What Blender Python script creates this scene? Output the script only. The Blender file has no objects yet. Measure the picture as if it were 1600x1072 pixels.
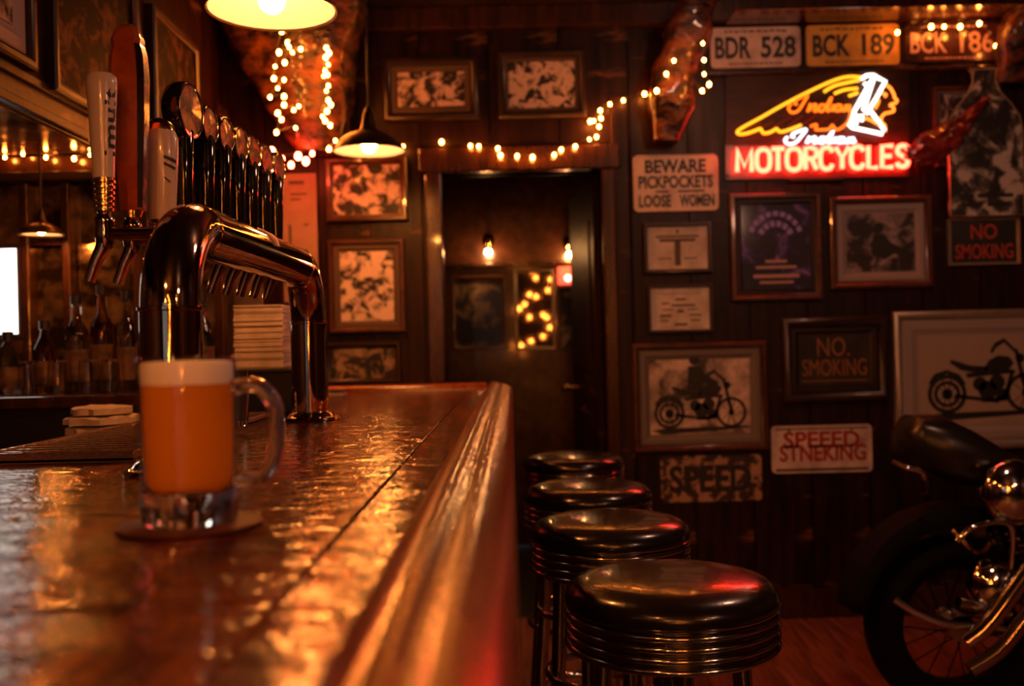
import bpy, bmesh, math, random
from mathutils import Vector, Matrix, noise as mnoise
random.seed(7)
PI = math.pi
scene = bpy.context.scene
COL = scene.collection

# ------------------------------------------------------------------ camera, world, exposure
F = 1556.0            # focal length in pixels of the 1600 px wide frame
ROLL = 0.024
CZ = 1.24             # camera height; the bar top is at 1.07
cam_d = bpy.data.cameras.new('camera'); cam = bpy.data.objects.new('camera', cam_d); COL.objects.link(cam)
cam_d.sensor_width = 36.0; cam_d.lens = F / 1600 * 36.0; cam_d.clip_start = 0.02
cam.location = (0, 0, CZ)
cam.rotation_euler = (Matrix.Rotation(PI / 2, 3, 'X') @ Matrix.Rotation(-ROLL, 3, 'Z')).to_euler()
cam_d.dof.use_dof = True; cam_d.dof.focus_distance = 1.75; cam_d.dof.aperture_fstop = 3.2
scene.camera = cam
w = bpy.data.worlds.new('world'); scene.world = w; w.use_nodes = True
w.node_tree.nodes['Background'].inputs[0].default_value = (0.75, 0.85, 1.0, 1)
w.node_tree.nodes['Background'].inputs[1].default_value = 0.22
scene.view_settings.view_transform = 'Standard'; scene.view_settings.look = 'None'
scene.view_settings.gamma = 1.0; scene.view_settings.exposure = 0.22
scene.view_settings.use_curve_mapping = False
scene.cycles.sample_clamp_indirect = 4.0
BULB_POWER = 520.0    # emission of the pendant bulbs
FAIRY = 130.0          # emission of the fairy bulbs


def P(u, v, Y):
    """A point of the place at distance Y from its measured pixel."""
    du, dv = u - 800.0, v - 536.0
    du, dv = du - ROLL * dv, dv + ROLL * du
    return Vector((du / F * Y, Y, CZ - dv / F * Y))


# ------------------------------------------------------------------ materials
def nodes(name):
    m = bpy.data.materials.new(name); m.use_nodes = True
    nt = m.node_tree; b = nt.nodes['Principled BSDF']
    return m, nt, b

def coords(nt, scale, seed=0.0, kind='Object'):
    tc = nt.nodes.new('ShaderNodeTexCoord'); mp = nt.nodes.new('ShaderNodeMapping')
    mp.inputs['Scale'].default_value = scale; mp.inputs['Location'].default_value = (seed * 3.7, seed * 1.3, seed * 2.1)
    nt.links.new(tc.outputs[kind], mp.inputs['Vector'])
    return mp.outputs[0]

def noise_node(nt, vec, scale, detail=4, rough=0.55, dist=0.0):
    n = nt.nodes.new('ShaderNodeTexNoise')
    n.inputs['Scale'].default_value = scale; n.inputs['Detail'].default_value = detail
    n.inputs['Roughness'].default_value = rough; n.inputs['Distortion'].default_value = dist
    nt.links.new(vec, n.inputs['Vector'])
    return n.outputs[0]

def ramp(nt, fac, stops, interp='LINEAR'):
    r = nt.nodes.new('ShaderNodeValToRGB'); r.color_ramp.interpolation = interp
    e = r.color_ramp.elements
    while len(e) < len(stops): e.new(0.5)
    for k, (p, c) in enumerate(stops):
        e[k].position = p; e[k].color = (c[0], c[1], c[2], 1)
    nt.links.new(fac, r.inputs[0])
    return r.outputs[0]

def add_bump(nt, b, fac, strength, dist=0.01):
    bp = nt.nodes.new('ShaderNodeBump'); bp.inputs['Strength'].default_value = strength
    bp.inputs['Distance'].default_value = dist
    nt.links.new(fac, bp.inputs['Height']); nt.links.new(bp.outputs[0], b.inputs['Normal'])
    return bp

def pbr(name, col, rough=0.5, metal=0.0, coat=0.0, col2=None, nscale=8, stretch=(1, 1, 1), bump=0.0, bscale=60, bdist=0.003,
        rvar=0.0, lo=0.35, hi=0.65, seed=0, spec=0.5, worn=None):
    m, nt, b = nodes(name)
    b.inputs['Base Color'].default_value = (*col, 1); b.inputs['Roughness'].default_value = rough
    b.inputs['Metallic'].default_value = metal; b.inputs['Coat Weight'].default_value = coat
    b.inputs['Coat Roughness'].default_value = 0.06; b.inputs['Specular IOR Level'].default_value = spec
    vec = coords(nt, stretch, seed)
    if col2:
        f = noise_node(nt, vec, nscale, 5, 0.6)
        cc = ramp(nt, f, [(lo, col), (hi, col2)])
        if worn:                                   # patches where the varnish has worn off
            wv = coords(nt, (1, 1, 4.5), 2.0); wn_ = noise_node(nt, wv, 2.4, 6, 0.7)
            mk_ = ramp(nt, wn_, [(0.60, (0, 0, 0)), (0.70, (1, 1, 1))])
            mx_ = nt.nodes.new('ShaderNodeMix'); mx_.data_type = 'RGBA'
            nt.links.new(mk_, mx_.inputs[0]); nt.links.new(cc, mx_.inputs[6]); mx_.inputs[7].default_value = (*worn, 1); cc = mx_.outputs[2]
        nt.links.new(cc, b.inputs['Base Color'])
    if rvar:
        f = noise_node(nt, vec, nscale * 1.7, 4)
        mr = nt.nodes.new('ShaderNodeMapRange'); mr.inputs[3].default_value = max(0, rough - rvar); mr.inputs[4].default_value = rough + rvar
        nt.links.new(f, mr.inputs[0]); nt.links.new(mr.outputs[0], b.inputs['Roughness'])
    if bump:
        add_bump(nt, b, noise_node(nt, vec, bscale, 3), bump, bdist)
    return m

def emit(name, col, strength):
    m, nt, b = nodes(name)
    b.inputs['Base Color'].default_value = (*[min(1, c) for c in col], 1)
    b.inputs['Emission Color'].default_value = (*col, 1); b.inputs['Emission Strength'].default_value = strength
    return m

def photo(name, seed, dark=(0.012, 0.010, 0.010), light=(0.72, 0.61, 0.55), scale=14, lo=0.44, hi=0.56, mid=None, coat=0.35, dist=0.6, spec=0.5):
    """A print: blotches of dark and light like an old black-and-white photograph."""
    m, nt, b = nodes(name)
    vec = coords(nt, (1, 1, 1), seed)
    f = noise_node(nt, vec, scale, 5, 0.6, dist)
    stops = [(lo, dark), (hi, light)] if not mid else [(lo, dark), ((lo + hi) / 2, mid), (hi, light)]
    nt.links.new(ramp(nt, f, stops), b.inputs['Base Color'])
    b.inputs['Roughness'].default_value = 0.6; b.inputs['Specular IOR Level'].default_value = spec; b.inputs['Coat Weight'].default_value = coat; b.inputs['Coat Roughness'].default_value = 0.08
    return m

def clear_glass(name, tint=(1, 1, 1), ior=1.45):
    """Thin-walled glass: lets light through, reflects at grazing angles."""
    m = bpy.data.materials.new(name); m.use_nodes = True; nt = m.node_tree
    nt.nodes.clear()
    o = nt.nodes.new('ShaderNodeOutputMaterial'); mx = nt.nodes.new('ShaderNodeMixShader')
    t = nt.nodes.new('ShaderNodeBsdfTransparent'); g = nt.nodes.new('ShaderNodeBsdfGlossy'); fr = nt.nodes.new('ShaderNodeLayerWeight')
    t.inputs[0].default_value = (*tint, 1); g.inputs['Roughness'].default_value = 0.03; fr.inputs[0].default_value = 0.5
    pw_ = nt.nodes.new('ShaderNodeMath'); pw_.operation = 'POWER'; pw_.inputs[1].default_value = 4.0
    ml = nt.nodes.new('ShaderNodeMath'); ml.operation = 'MULTIPLY_ADD'; ml.inputs[1].default_value = 0.55; ml.inputs[2].default_value = 0.04
    nt.links.new(fr.outputs['Facing'], pw_.inputs[0]); nt.links.new(pw_.outputs[0], ml.inputs[0])
    nt.links.new(ml.outputs[0], mx.inputs[0]); nt.links.new(t.outputs[0], mx.inputs[1]); nt.links.new(g.outputs[0], mx.inputs[2])
    nt.links.new(mx.outputs[0], o.inputs[0])
    return m

def solid_glass(name, tint=(1, 1, 1), rough=0.0, ior=1.46):
    m, nt, b = nodes(name)
    b.inputs['Base Color'].default_value = (*tint, 1); b.inputs['Transmission Weight'].default_value = 1.0
    b.inputs['Roughness'].default_value = rough; b.inputs['IOR'].default_value = ior
    return m

def beer_material():
    m = bpy.data.materials.new('beer_amber'); m.use_nodes = True; nt = m.node_tree; nt.nodes.clear()
    o = nt.nodes.new('ShaderNodeOutputMaterial'); mx = nt.nodes.new('ShaderNodeMixShader'); mg = nt.nodes.new('ShaderNodeMixShader')
    d = nt.nodes.new('ShaderNodeBsdfDiffuse'); t = nt.nodes.new('ShaderNodeBsdfTranslucent'); g = nt.nodes.new('ShaderNodeBsdfGlossy')
    fr = nt.nodes.new('ShaderNodeFresnel'); fr.inputs[0].default_value = 1.2
    d.inputs[0].default_value = (1.0, 0.44, 0.04, 1); t.inputs[0].default_value = (1.0, 0.62, 0.10, 1)
    g.inputs['Roughness'].default_value = 0.1; mx.inputs[0].default_value = 0.6
    nt.links.new(d.outputs[0], mx.inputs[1]); nt.links.new(t.outputs[0], mx.inputs[2])
    nt.links.new(fr.outputs[0], mg.inputs[0]); nt.links.new(mx.outputs[0], mg.inputs[1]); nt.links.new(g.outputs[0], mg.inputs[2])
    nt.links.new(mg.outputs[0], o.inputs[0])
    return m

def bar_wood(name, seed, along=(1, 1, 1)):
    """Dark stained plank under thick, rippled varnish."""
    m, nt, b = nodes(name)
    vec = coords(nt, (9, 0.9, 9), seed)
    f = noise_node(nt, vec, 3.0, 6, 0.65, 0.8)
    nt.links.new(ramp(nt, f, [(0.3, (0.016, 0.004, 0.002)), (0.5, (0.085, 0.018, 0.005)), (0.68, (0.26, 0.056, 0.011))]), b.inputs['Base Color'])
    b.inputs['Roughness'].default_value = 0.13
    b.inputs['Coat Weight'].default_value = 0.0
    b.inputs['Specular IOR Level'].default_value = 0.5
    v2 = coords(nt, along, seed)
    n1 = noise_node(nt, v2, 16, 3, 0.55, 1.0)
    n2 = noise_node(nt, v2, 120, 2, 0.5)
    mx = nt.nodes.new('ShaderNodeMath'); mx.operation = 'MULTIPLY_ADD'; mx.inputs[1].default_value = 0.16
    nt.links.new(n2, mx.inputs[0]); nt.links.new(n1, mx.inputs[2])
    bp = add_bump(nt, b, mx.outputs[0], 0.55, 0.012)
    return m

M = {}
M['wall_wood'] = pbr('dark_panel_wood', (0.0045, 0.0015, 0.0010), 0.40, coat=0.0, col2=(0.030, 0.0085, 0.0035), nscale=3.5, stretch=(6, 6, 0.7), bump=0.25, bscale=12, rvar=0.12, spec=0.22, worn=(0.16, 0.070, 0.026))
M['trim_wood'] = pbr('varnished_trim', (0.022, 0.007, 0.003), 0.24, coat=0.4, col2=(0.06, 0.019, 0.007), nscale=4, stretch=(6, 6, 1), bump=0.12, bscale=14)
M['frame_wood'] = pbr('frame_wood', (0.04, 0.012, 0.006), 0.3, coat=0.4, col2=(0.10, 0.032, 0.013), nscale=9, stretch=(2, 2, 2), bump=0.1, bscale=30)
M['frame_dark'] = pbr('frame_black_wood', (0.015, 0.008, 0.006), 0.35, coat=0.3, col2=(0.035, 0.014, 0.008), nscale=9)
M['frame_silver'] = pbr('frame_champagne', (0.36, 0.31, 0.25), 0.35, 0.55, col2=(0.45, 0.38, 0.30), nscale=6)
M['ceiling'] = pbr('ceiling_wood', (0.012, 0.006, 0.004), 0.5, col2=(0.03, 0.013, 0.007), nscale=3, stretch=(4, 0.6, 4))
M['floor'] = pbr('floor_plank', (0.10, 0.030, 0.017), 0.40, coat=0.1, col2=(0.30, 0.10, 0.055), nscale=4, stretch=(10, 0.8, 4), bump=0.2, bscale=8)
M['black'] = pbr('black_paint', (0.006, 0.005, 0.005), 0.45)
M['dull_black'] = pbr('matte_black', (0.002, 0.0018, 0.0018), 0.85, spec=0.15)  # tyre black, also on rims and fender to hold the dark corner's shade
M['black_gloss'] = pbr('black_gloss', (0.008, 0.007, 0.007), 0.08, coat=0.6)
M['bar'] = bar_wood('bar_varnished_wood', 1.0, (0.55, 1.5, 1))
M['bar2'] = bar_wood('bar_border_wood', 4.0, (0.55, 1.5, 1))
M['rail'] = pbr('rail_varnished_wood', (0.16, 0.024, 0.006), 0.19, coat=0.0, col2=(0.24, 0.060, 0.014), nscale=3, stretch=(14, 0.8, 14), bump=0.10, bscale=22, bdist=0.003, rvar=0.06)
M['brass'] = pbr('polished_tower', (0.62, 0.47, 0.34), 0.06, 1.0)
M['brass_y'] = pbr('yellow_brass', (0.80, 0.52, 0.20), 0.16, 1.0)
M['chrome'] = pbr('chrome', (0.72, 0.70, 0.68), 0.08, 1.0, bump=0.03, bscale=30)
M['chrome_d'] = pbr('dark_chrome', (0.52, 0.49, 0.47), 0.12, 1.0)
M['leather'] = pbr('black_vinyl', (0.010, 0.008, 0.008), 0.22, coat=0.35, bump=0.18, bscale=160, bdist=0.0012, rvar=0.08, nscale=20)
M['leather_b'] = pbr('bike_leather', (0.010, 0.008, 0.008), 0.30, bump=0.1, bscale=40)
M['white_handle'] = pbr('handle_cream', (0.62, 0.52, 0.47), 0.25, coat=0.6)
M['amber'] = pbr('amber_resin', (0.34, 0.05, 0.008), 0.12, coat=0.8, col2=(0.62, 0.15, 0.02), nscale=14, lo=0.4, hi=0.7)
M['amber'].node_tree.nodes['Principled BSDF'].inputs['Transmission Weight'].default_value = 0.2
M['paper'] = pbr('paper', (0.78, 0.68, 0.60), 0.75, col2=(0.50, 0.42, 0.36), nscale=12)
M['napkin'] = pbr('napkin_paper', (0.55, 0.44, 0.38), 0.8, col2=(0.46, 0.36, 0.31), nscale=30, bump=0.3, bscale=60)
M['mat_grey'] = pbr('mat_board_grey', (0.17, 0.14, 0.12), 0.7)
M['mat_brown'] = pbr('mat_board_brown', (0.10, 0.065, 0.045), 0.7)
M['mat_silver'] = pbr('mat_board_silver', (0.34, 0.29, 0.28), 0.55)
M['enamel'] = pbr('lamp_enamel_cream', (0.11, 0.132, 0.19), 0.5)
M['shade'] = pbr('lamp_shade_bronze', (0.10, 0.065, 0.04), 0.3, 0.9, col2=(0.16, 0.10, 0.05), nscale=10)
M['bulb'] = emit('bulb_warm', (1.0, 0.285, 0.05), BULB_POWER)
M['fairy'] = emit('fairy_warm', (1.0, 0.24, 0.028), FAIRY)
M['fairy_red'] = emit('fairy_red', (1.0, 0.06, 0.025), 90.0)
M['wire'] = pbr('wire_dark', (0.02, 0.02, 0.012), 0.5)
M['cord'] = pbr('cord_brown', (0.03, 0.014, 0.01), 0.5)
M['rock'] = pbr('rough_timber', (0.012, 0.004, 0.002), 0.30, coat=0.4, col2=(0.20, 0.060, 0.016), nscale=9, stretch=(1.2, 1.2, 2.2), bump=0.7, bscale=22, bdist=0.02, rvar=0.12, lo=0.42, hi=0.62)
M['glass'] = clear_glass('thin_glass')
M['solid_glass'] = solid_glass('solid_glass', (0.98, 0.99, 0.98))
M['amber_glass'] = solid_glass('bottle_glass_amber', (0.75, 0.38, 0.10))
M['green_glass'] = solid_glass('bottle_glass_green', (0.35, 0.55, 0.22))
M['clear_bottle'] = solid_glass('bottle_glass_clear', (0.95, 0.92, 0.85))
M['beer'] = beer_material()
M['foam'] = pbr('foam', (0.86, 0.80, 0.82), 0.8, bump=0.25, bscale=220)
M['coaster'] = pbr('coaster_leather', (0.07, 0.020, 0.014), 0.6, coat=0.0, spec=0.2, col2=(0.11, 0.035, 0.022), nscale=30)
M['tray'] = pbr('tray_metal', (0.60, 0.42, 0.32), 0.14, 0.9, bump=0.35, bscale=60, bdist=0.004)
M['mirror'] = pbr('antique_mirror', (0.05, 0.028, 0.014), 0.16, 0.85, col2=(0.55, 0.36, 0.19), nscale=9, stretch=(1, 1, 1.4), bump=0.10, bscale=9, bdist=0.02, rvar=0.1, lo=0.42, hi=0.66)
M['daylight'] = emit('daylit_frosted_pane', (1.0, 0.96, 0.86), 2.2)
M['neon_red'] = emit('neon_red', (1.0, 0.025, 0.0115), 32.0)
M['neon_yellow'] = emit('neon_yellow', (1.0, 0.40, 0.014), 1.8)
M['neon_orange'] = emit('neon_orange', (1.0, 0.17, 0.008), 1.6)
M['neon_white'] = emit('neon_white', (1.0, 0.93, 0.85), 2.4)
M['neon_cool'] = emit('neon_cool_white', (0.75, 0.88, 1.0), 1.9)
M['neon_face'] = emit('neon_face_orange', (1.0, 0.22, 0.02), 2.3)
M['neon_dim'] = pbr('neon_unlit_tube', (0.30, 0.05, 0.03), 0.15, coat=0.5)
M['sign_back'] = pbr('sign_board_red_glow', (0.060, 0.009, 0.006), 0.3, coat=0.4)  # lower sign panel with the neon's red glow put into its colour
M['sign_back_d'] = pbr('sign_brown_board', (0.055, 0.020, 0.008), 0.4, coat=0.0, spec=0.2, col2=(0.018, 0.007, 0.004), nscale=6, stretch=(1, 1, 4))
M['label_brown'] = pbr('bottle_label_brown', (0.16, 0.08, 0.035), 0.5, col2=(0.05, 0.02, 0.01), nscale=30)
M['ink'] = pbr('ink_black', (0.012, 0.010, 0.009), 0.5)
M['ink_faint'] = pbr('ink_faded', (0.10, 0.075, 0.06), 0.6)
M['red_ink'] = pbr('red_paint', (0.36, 0.035, 0.022), 0.45)
M['plate_white'] = pbr('plate_white', (0.72, 0.58, 0.54), 0.45, col2=(0.36, 0.26, 0.23), nscale=9, lo=0.45, hi=0.75)
M['plate_yellow'] = pbr('plate_yellow', (0.72, 0.40, 0.06), 0.42, col2=(0.38, 0.19, 0.03), nscale=9, lo=0.45, hi=0.75)
M['plate_dark'] = pbr('plate_dark', (0.02, 0.010, 0.010), 0.25, coat=0.4, col2=(0.07, 0.02, 0.02), nscale=9)
M['plate_pink'] = pbr('plate_letter_pink', (0.50, 0.30, 0.25), 0.4)
M['tin'] = pbr('tin_enamel_cream', (0.72, 0.56, 0.42), 0.4, col2=(0.38, 0.27, 0.18), nscale=10, lo=0.5, hi=0.75)
M['rust'] = pbr('rusted_tin', (0.030, 0.014, 0.009), 0.5, col2=(0.42, 0.24, 0.16), nscale=16, lo=0.47, hi=0.53)
M['red_cloth'] = pbr('red_foil_ribbon', (0.38, 0.035, 0.025), 0.3, coat=0.5, col2=(0.12, 0.012, 0.010), nscale=14, bump=0.5, bscale=25, bdist=0.01)
M['sepia'] = pbr('sepia_print', (0.36, 0.28, 0.23), 0.6, coat=0.5, col2=(0.42, 0.33, 0.26), nscale=5, lo=0.3, hi=0.7)
M['no_red'] = pbr('sign_letter_red', (0.55, 0.06, 0.035), 0.4)
M['no_amber'] = pbr('sign_letter_amber', (0.30, 0.11, 0.04), 0.4)
M['screw'] = pbr('screw_head', (0.10, 0.07, 0.05), 0.35, 0.9)


# ------------------------------------------------------------------ mesh helpers
class MB:
    def __init__(s): s.v = []; s.f = []
    def add(s, vs, fs):
        o = len(s.v); s.v += [tuple(p) for p in vs]; s.f += [tuple(i + o for i in f) for f in fs]; return s
    def box(s, x0, x1, y0, y1, z0, z1, mtx=None):
        vs = [Vector((x, y, z)) for x in (x0, x1) for y in (y0, y1) for z in (z0, z1)]
        if mtx: vs = [mtx @ p for p in vs]
        return s.add(vs, [(0, 1, 3, 2), (4, 6, 7, 5), (0, 4, 5, 1), (2, 3, 7, 6), (0, 2, 6, 4), (1, 5, 7, 3)])
    def lathe(s, prof, seg=32, mtx=None, sx=1.0, sy=1.0, cap=False):
        n = len(prof); vs = []
        for k in range(seg):
            a = 2 * PI * k / seg
            for r, z in prof:
                p = Vector((r * math.cos(a) * sx, r * math.sin(a) * sy, z)); vs.append(mtx @ p if mtx else p)
        fs = []
        for k in range(seg):
            k2 = (k + 1) % seg
            for j in range(n - 1):
                fs.append((k * n + j, k2 * n + j, k2 * n + j + 1, k * n + j + 1))
        if cap:
            fs.append(tuple(k * n for k in range(seg))[::-1]); fs.append(tuple(k * n + n - 1 for k in range(seg)))
        return s.add(vs, fs)
    def tube(s, pts, r, seg=8, closed=False, cap=True):
        pts = [Vector(p) for p in pts]; n = len(pts); vs = []; up = None
        rs = r if isinstance(r, (list, tuple)) else [r] * n
        for i, p in enumerate(pts):
            if closed: t = (pts[(i + 1) % n] - pts[i - 1])
            else: t = pts[min(i + 1, n - 1)] - pts[max(i - 1, 0)]
            if t.length < 1e-9: t = Vector((0, 0, 1))
            t.normalize()
            if up is None:
                up = Vector((0, 0, 1)) if abs(t.z) < 0.9 else Vector((1, 0, 0))
            a = up - t * up.dot(t)
            if a.length < 1e-6: a = t.orthogonal()
            a.normalize(); up = a; b = t.cross(a)
            for k in range(seg):
                an = 2 * PI * k / seg
                vs.append(p + (a * math.cos(an) + b * math.sin(an)) * rs[i])
        fs = []
        m = n if closed else n - 1
        for i in range(m):
            j = (i + 1) % n
            for k in range(seg):
                k2 = (k + 1) % seg
                fs.append((i * seg + k, i * seg + k2, j * seg + k2, j * seg + k))
        if cap and not closed:
            fs.append(tuple(range(seg))[::-1]); fs.append(tuple((n - 1) * seg + k for k in range(seg)))
        return s.add(vs, fs)
    def cyl(s, p0, p1, r, seg=16): return s.tube([p0, p1], r, seg)
    def sphere(s, c, r, seg=16, rings=8, sc=(1, 1, 1)):
        c = Vector(c)
        prof = [(max(1e-5, r * math.sin(PI * k / rings)), -r * math.cos(PI * k / rings)) for k in range(rings + 1)]
        return s.lathe(prof, seg, Matrix.Translation(c) @ Matrix.Diagonal((*sc, 1)))
    def prism(s, outline, y0, y1):
        """Outline in x,z extruded along y."""
        n = len(outline)
        vs = [(x, y0, z) for x, z in outline] + [(x, y1, z) for x, z in outline]
        fs = [tuple(range(n)), tuple(range(2 * n - 1, n - 1, -1))] + [(k, k + n, (k + 1) % n + n, (k + 1) % n) for k in range(n)]
        return s.add(vs, fs)
    def build(s, name, mat, parent=None, smooth=False, bevel=0.0, loc=None):
        me = bpy.data.meshes.new(name); me.from_pydata(s.v, [], s.f); me.update()
        bm = bmesh.new(); bm.from_mesh(me)
        bmesh.ops.recalc_face_normals(bm, faces=bm.faces)
        if bevel:
            bmesh.ops.bevel(bm, geom=[e for e in bm.edges], offset=bevel, segments=2, affect='EDGES', profile=0.5)
        bm.to_mesh(me); bm.free()
        if smooth:
            for p in me.polygons: p.use_smooth = True
            me.set_sharp_from_angle(angle=math.radians(42))
        me.materials.append(mat)
        o = bpy.data.objects.new(name, me); COL.objects.link(o)
        if parent: o.parent = parent
        if loc is not None: o.location = loc
        return o

def tag(o, label=None, cat=None, group=None, kind=None):
    if label: o['label'] = label
    if cat: o['category'] = cat
    if group: o['group'] = group
    if kind: o['kind'] = kind
    return o

def thing(name, label, cat, loc=(0, 0, 0), rz=0, group=None):
    o = bpy.data.objects.new(name, None); COL.objects.link(o); o.empty_display_size = 0.05
    o.location = loc; o.rotation_euler = (0, 0, rz)
    return tag(o, label, cat, group)

def copy_tree(o, parent=None):
    c = o.copy(); COL.objects.link(c); c.parent = parent
    for ch in list(o.children): copy_tree(ch, c)
    return c

def curve_pts(pts, n=6):
    """Catmull-Rom through the points."""
    pts = [Vector(p) for p in pts]; out = []
    for i in range(len(pts) - 1):
        p0 = pts[max(i - 1, 0)]; p1 = pts[i]; p2 = pts[i + 1]; p3 = pts[min(i + 2, len(pts) - 1)]
        for k in range(n):
            t = k / n
            out.append(0.5 * ((2 * p1) + (p2 - p0) * t + (2 * p0 - 5 * p1 + 4 * p2 - p3) * t * t + (3 * p1 - p0 - 3 * p2 + p3) * t ** 3))
    out.append(pts[-1]); return out

def text_mesh(body, x0, x1, z0, z1, y, mat, parent, bold=0.0, name='lettering', shear=0.0, space=1.0):
    """Flat raised lettering fitted to a rectangle of its parent, facing -Y."""
    cu = bpy.data.curves.new('t', 'FONT'); cu.body = body; cu.offset = bold; cu.extrude = 0.02; cu.shear = shear
    cu.space_character = space; cu.resolution_u = 3
    t = bpy.data.objects.new('t', cu); COL.objects.link(t)
    dg = bpy.context.evaluated_depsgraph_get()
    me = bpy.data.meshes.new_from_object(t.evaluated_get(dg))
    bpy.data.objects.remove(t); bpy.data.curves.remove(cu)
    xs = [v.co.x for v in me.vertices]; ys = [v.co.y for v in me.vertices]
    ax, bx, ay, by = min(xs), max(xs), min(ys), max(ys)
    for v in me.vertices:
        a = (v.co.x - ax) / (bx - ax); c = (v.co.y - ay) / (by - ay); d = v.co.z
        v.co = (x0 + a * (x1 - x0), y - (0.0012 if d > 0 else 0.0), z0 + c * (z1 - z0))
    me.name = name; me.materials.clear(); me.materials.append(mat)
    o = bpy.data.objects.new(name, me); COL.objects.link(o); o.parent = parent
    return o

def structure(o): o['kind'] = 'structure'; return o


# ------------------------------------------------------------------ the room
WY = 4.40                      # face of the back wall
ZC = 2.72                      # ceiling
XL, XR, YB = -1.75, 3.1, -2.6  # left wall, right wall, rear wall
DX0, DX1, DZ = P(693, 400, WY).x, P(942, 400, WY).x, P(815, 268, WY).z

fl = structure(MB().box(XL - 0.1, XR + 0.1, YB - 0.1, 6.3, -0.1, -0.012).build('floor', M['black']))
pw = 0.135
pl_mesh = None
x = -0.4
k = 0
while x < XR - pw:
    for (ya, yb) in ((1.2, 3.0 + 0.5 * (k % 2)), (3.0 + 0.5 * (k % 2), WY + 0.1)):
        MB().box(0.0015, pw - 0.0015, ya + 0.001, yb - 0.001, -0.012, random.uniform(-0.0012, 0.0)).build('floor_plank', M['floor'], fl, loc=(x, 0, 0))
    x += pw; k += 1
structure(MB().box(XL - 0.1, XR + 0.1, YB - 0.1, 6.3, ZC, ZC + 0.1).build('ceiling', M['ceiling']))
structure(MB().box(XL - 0.12, XL, YB - 0.1, 6.3, 0, ZC).build('wall_left', M['wall_wood']))
structure(MB().box(XR, XR + 0.12, YB - 0.1, 6.3, 0, ZC).build('wall_right', M['wall_wood']))

# back wall with its doorway; the vertical boards are pieces of it
wb = MB()
wb.box(XL, DX0, WY + 0.02, WY + 0.12, 0, ZC); wb.box(DX1, XR, WY + 0.02, WY + 0.12, 0, ZC); wb.box(DX0, DX1, WY + 0.02, WY + 0.12, DZ, ZC)
wb = structure(wb.build('wall_back', M['wall_wood']))
def boards(x0, x1, n, z0, z1, parent, y=WY):
    bw = (x1 - x0) / n
    for i in range(n):
        MB().box(0.003, bw - 0.003, -random.uniform(0.0, 0.006), 0.02, z0, z1).build('wall_board', M['wall_wood'], parent, loc=(x0 + i * bw, y, 0))
boards(XL, DX0 - 0.09, 6, 0.12, ZC - 0.10, wb)
boards(DX1 + 0.13, XR, 10, 0.12, ZC - 0.16, wb)
boards(DX0 - 0.09, DX1 + 0.13, 3, DZ + 0.12, ZC - 0.10, wb)
structure(MB().box(DX1 + 0.14, XR, WY - 0.025, WY + 0.02, 0, 0.13).build('baseboard_back', M['trim_wood'], bevel=0.006))
structure(MB().box(XL, XR, WY - 0.05, WY + 0.02, ZC - 0.10, ZC).build('trim_1', M['trim_wood'], bevel=0.008))
# door casing: two jambs, lintel
def casing(x0, x1, z0, z1, name):
    m = MB().box(x0, x1, WY - 0.03, WY + 0.12, z0, z1)
    return structure(m.build(name, M['trim_wood'], bevel=0.008))
casing(DX0 - 0.075, DX0, 0, DZ + 0.0, 'trim_2')
casing(DX1, DX1 + 0.06, 0, DZ + 0.0, 'trim_3')
casing(DX0 - 0.10, DX1 + 0.085, DZ, DZ + 0.11, 'trim_4')
MBp = MB().box(P(948, 300, WY).x + 0.02, P(983, 300, WY).x, WY - 0.02, WY + 0.02, 0, P(965, 150, WY).z)
structure(MBp.build('trim_5', M['wall_wood'], bevel=0.006))
# ledge that carries the number plates, and the soffit board above them
LZ = P(1330, 106, WY).z - 0.018
structure(MB().box(P(1100, 100, WY).x, P(1575, 100, WY).x, WY - 0.045, WY + 0.0, LZ - 0.012, LZ + 0.004).build('trim_6', M['trim_wood'], bevel=0.003))
structure(MB().box(P(1130, 20, WY).x, XR, WY - 0.22, WY + 0.0, P(1400, 36, WY).z, ZC - 0.10).build('trim_7', M['trim_wood'], bevel=0.006))
# rear wall with a window to the street (behind the photographer)
rw = MB()
wx0, wx1, wz0, wz1 = -1.25, -0.05, 1.0, 2.15
rw.box(XL, wx0, YB - 0.12, YB, 0, ZC); rw.box(wx1, XR, YB - 0.12, YB, 0, ZC)
rw.box(wx0, wx1, YB - 0.12, YB, 0, wz0); rw.box(wx0, wx1, YB - 0.12, YB, wz1, ZC)
structure(rw.build('wall_rear', M['wall_wood']))
wf = MB()
for xx in (wx0, (wx0 + wx1) / 2 - 0.02, wx1 - 0.04): wf.box(xx, xx + 0.04, YB - 0.07, YB - 0.02, wz0, wz1)
for zz in (wz0, (wz0 + wz1) / 2 - 0.02, wz1 - 0.04): wf.box(wx0, wx1, YB - 0.07, YB - 0.02, zz, zz + 0.04)
wf = structure(wf.build('window_1', M['trim_wood']))
MB().box(wx0, wx1, YB - 0.05, YB - 0.045, wz0, wz1).build('pane', M['glass'], wf)
pt = bpy.data.lights.new('window_portal', 'AREA'); pt.shape = 'RECTANGLE'; pt.size = wx1 - wx0; pt.size_y = wz1 - wz0
pt.cycles.is_portal = True
po = bpy.data.objects.new('window_portal', pt); COL.objects.link(po); po.location = ((wx0 + wx1) / 2, YB - 0.1, (wz0 + wz1) / 2)
po.rotation_euler = (PI / 2, 0, 0)

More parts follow.
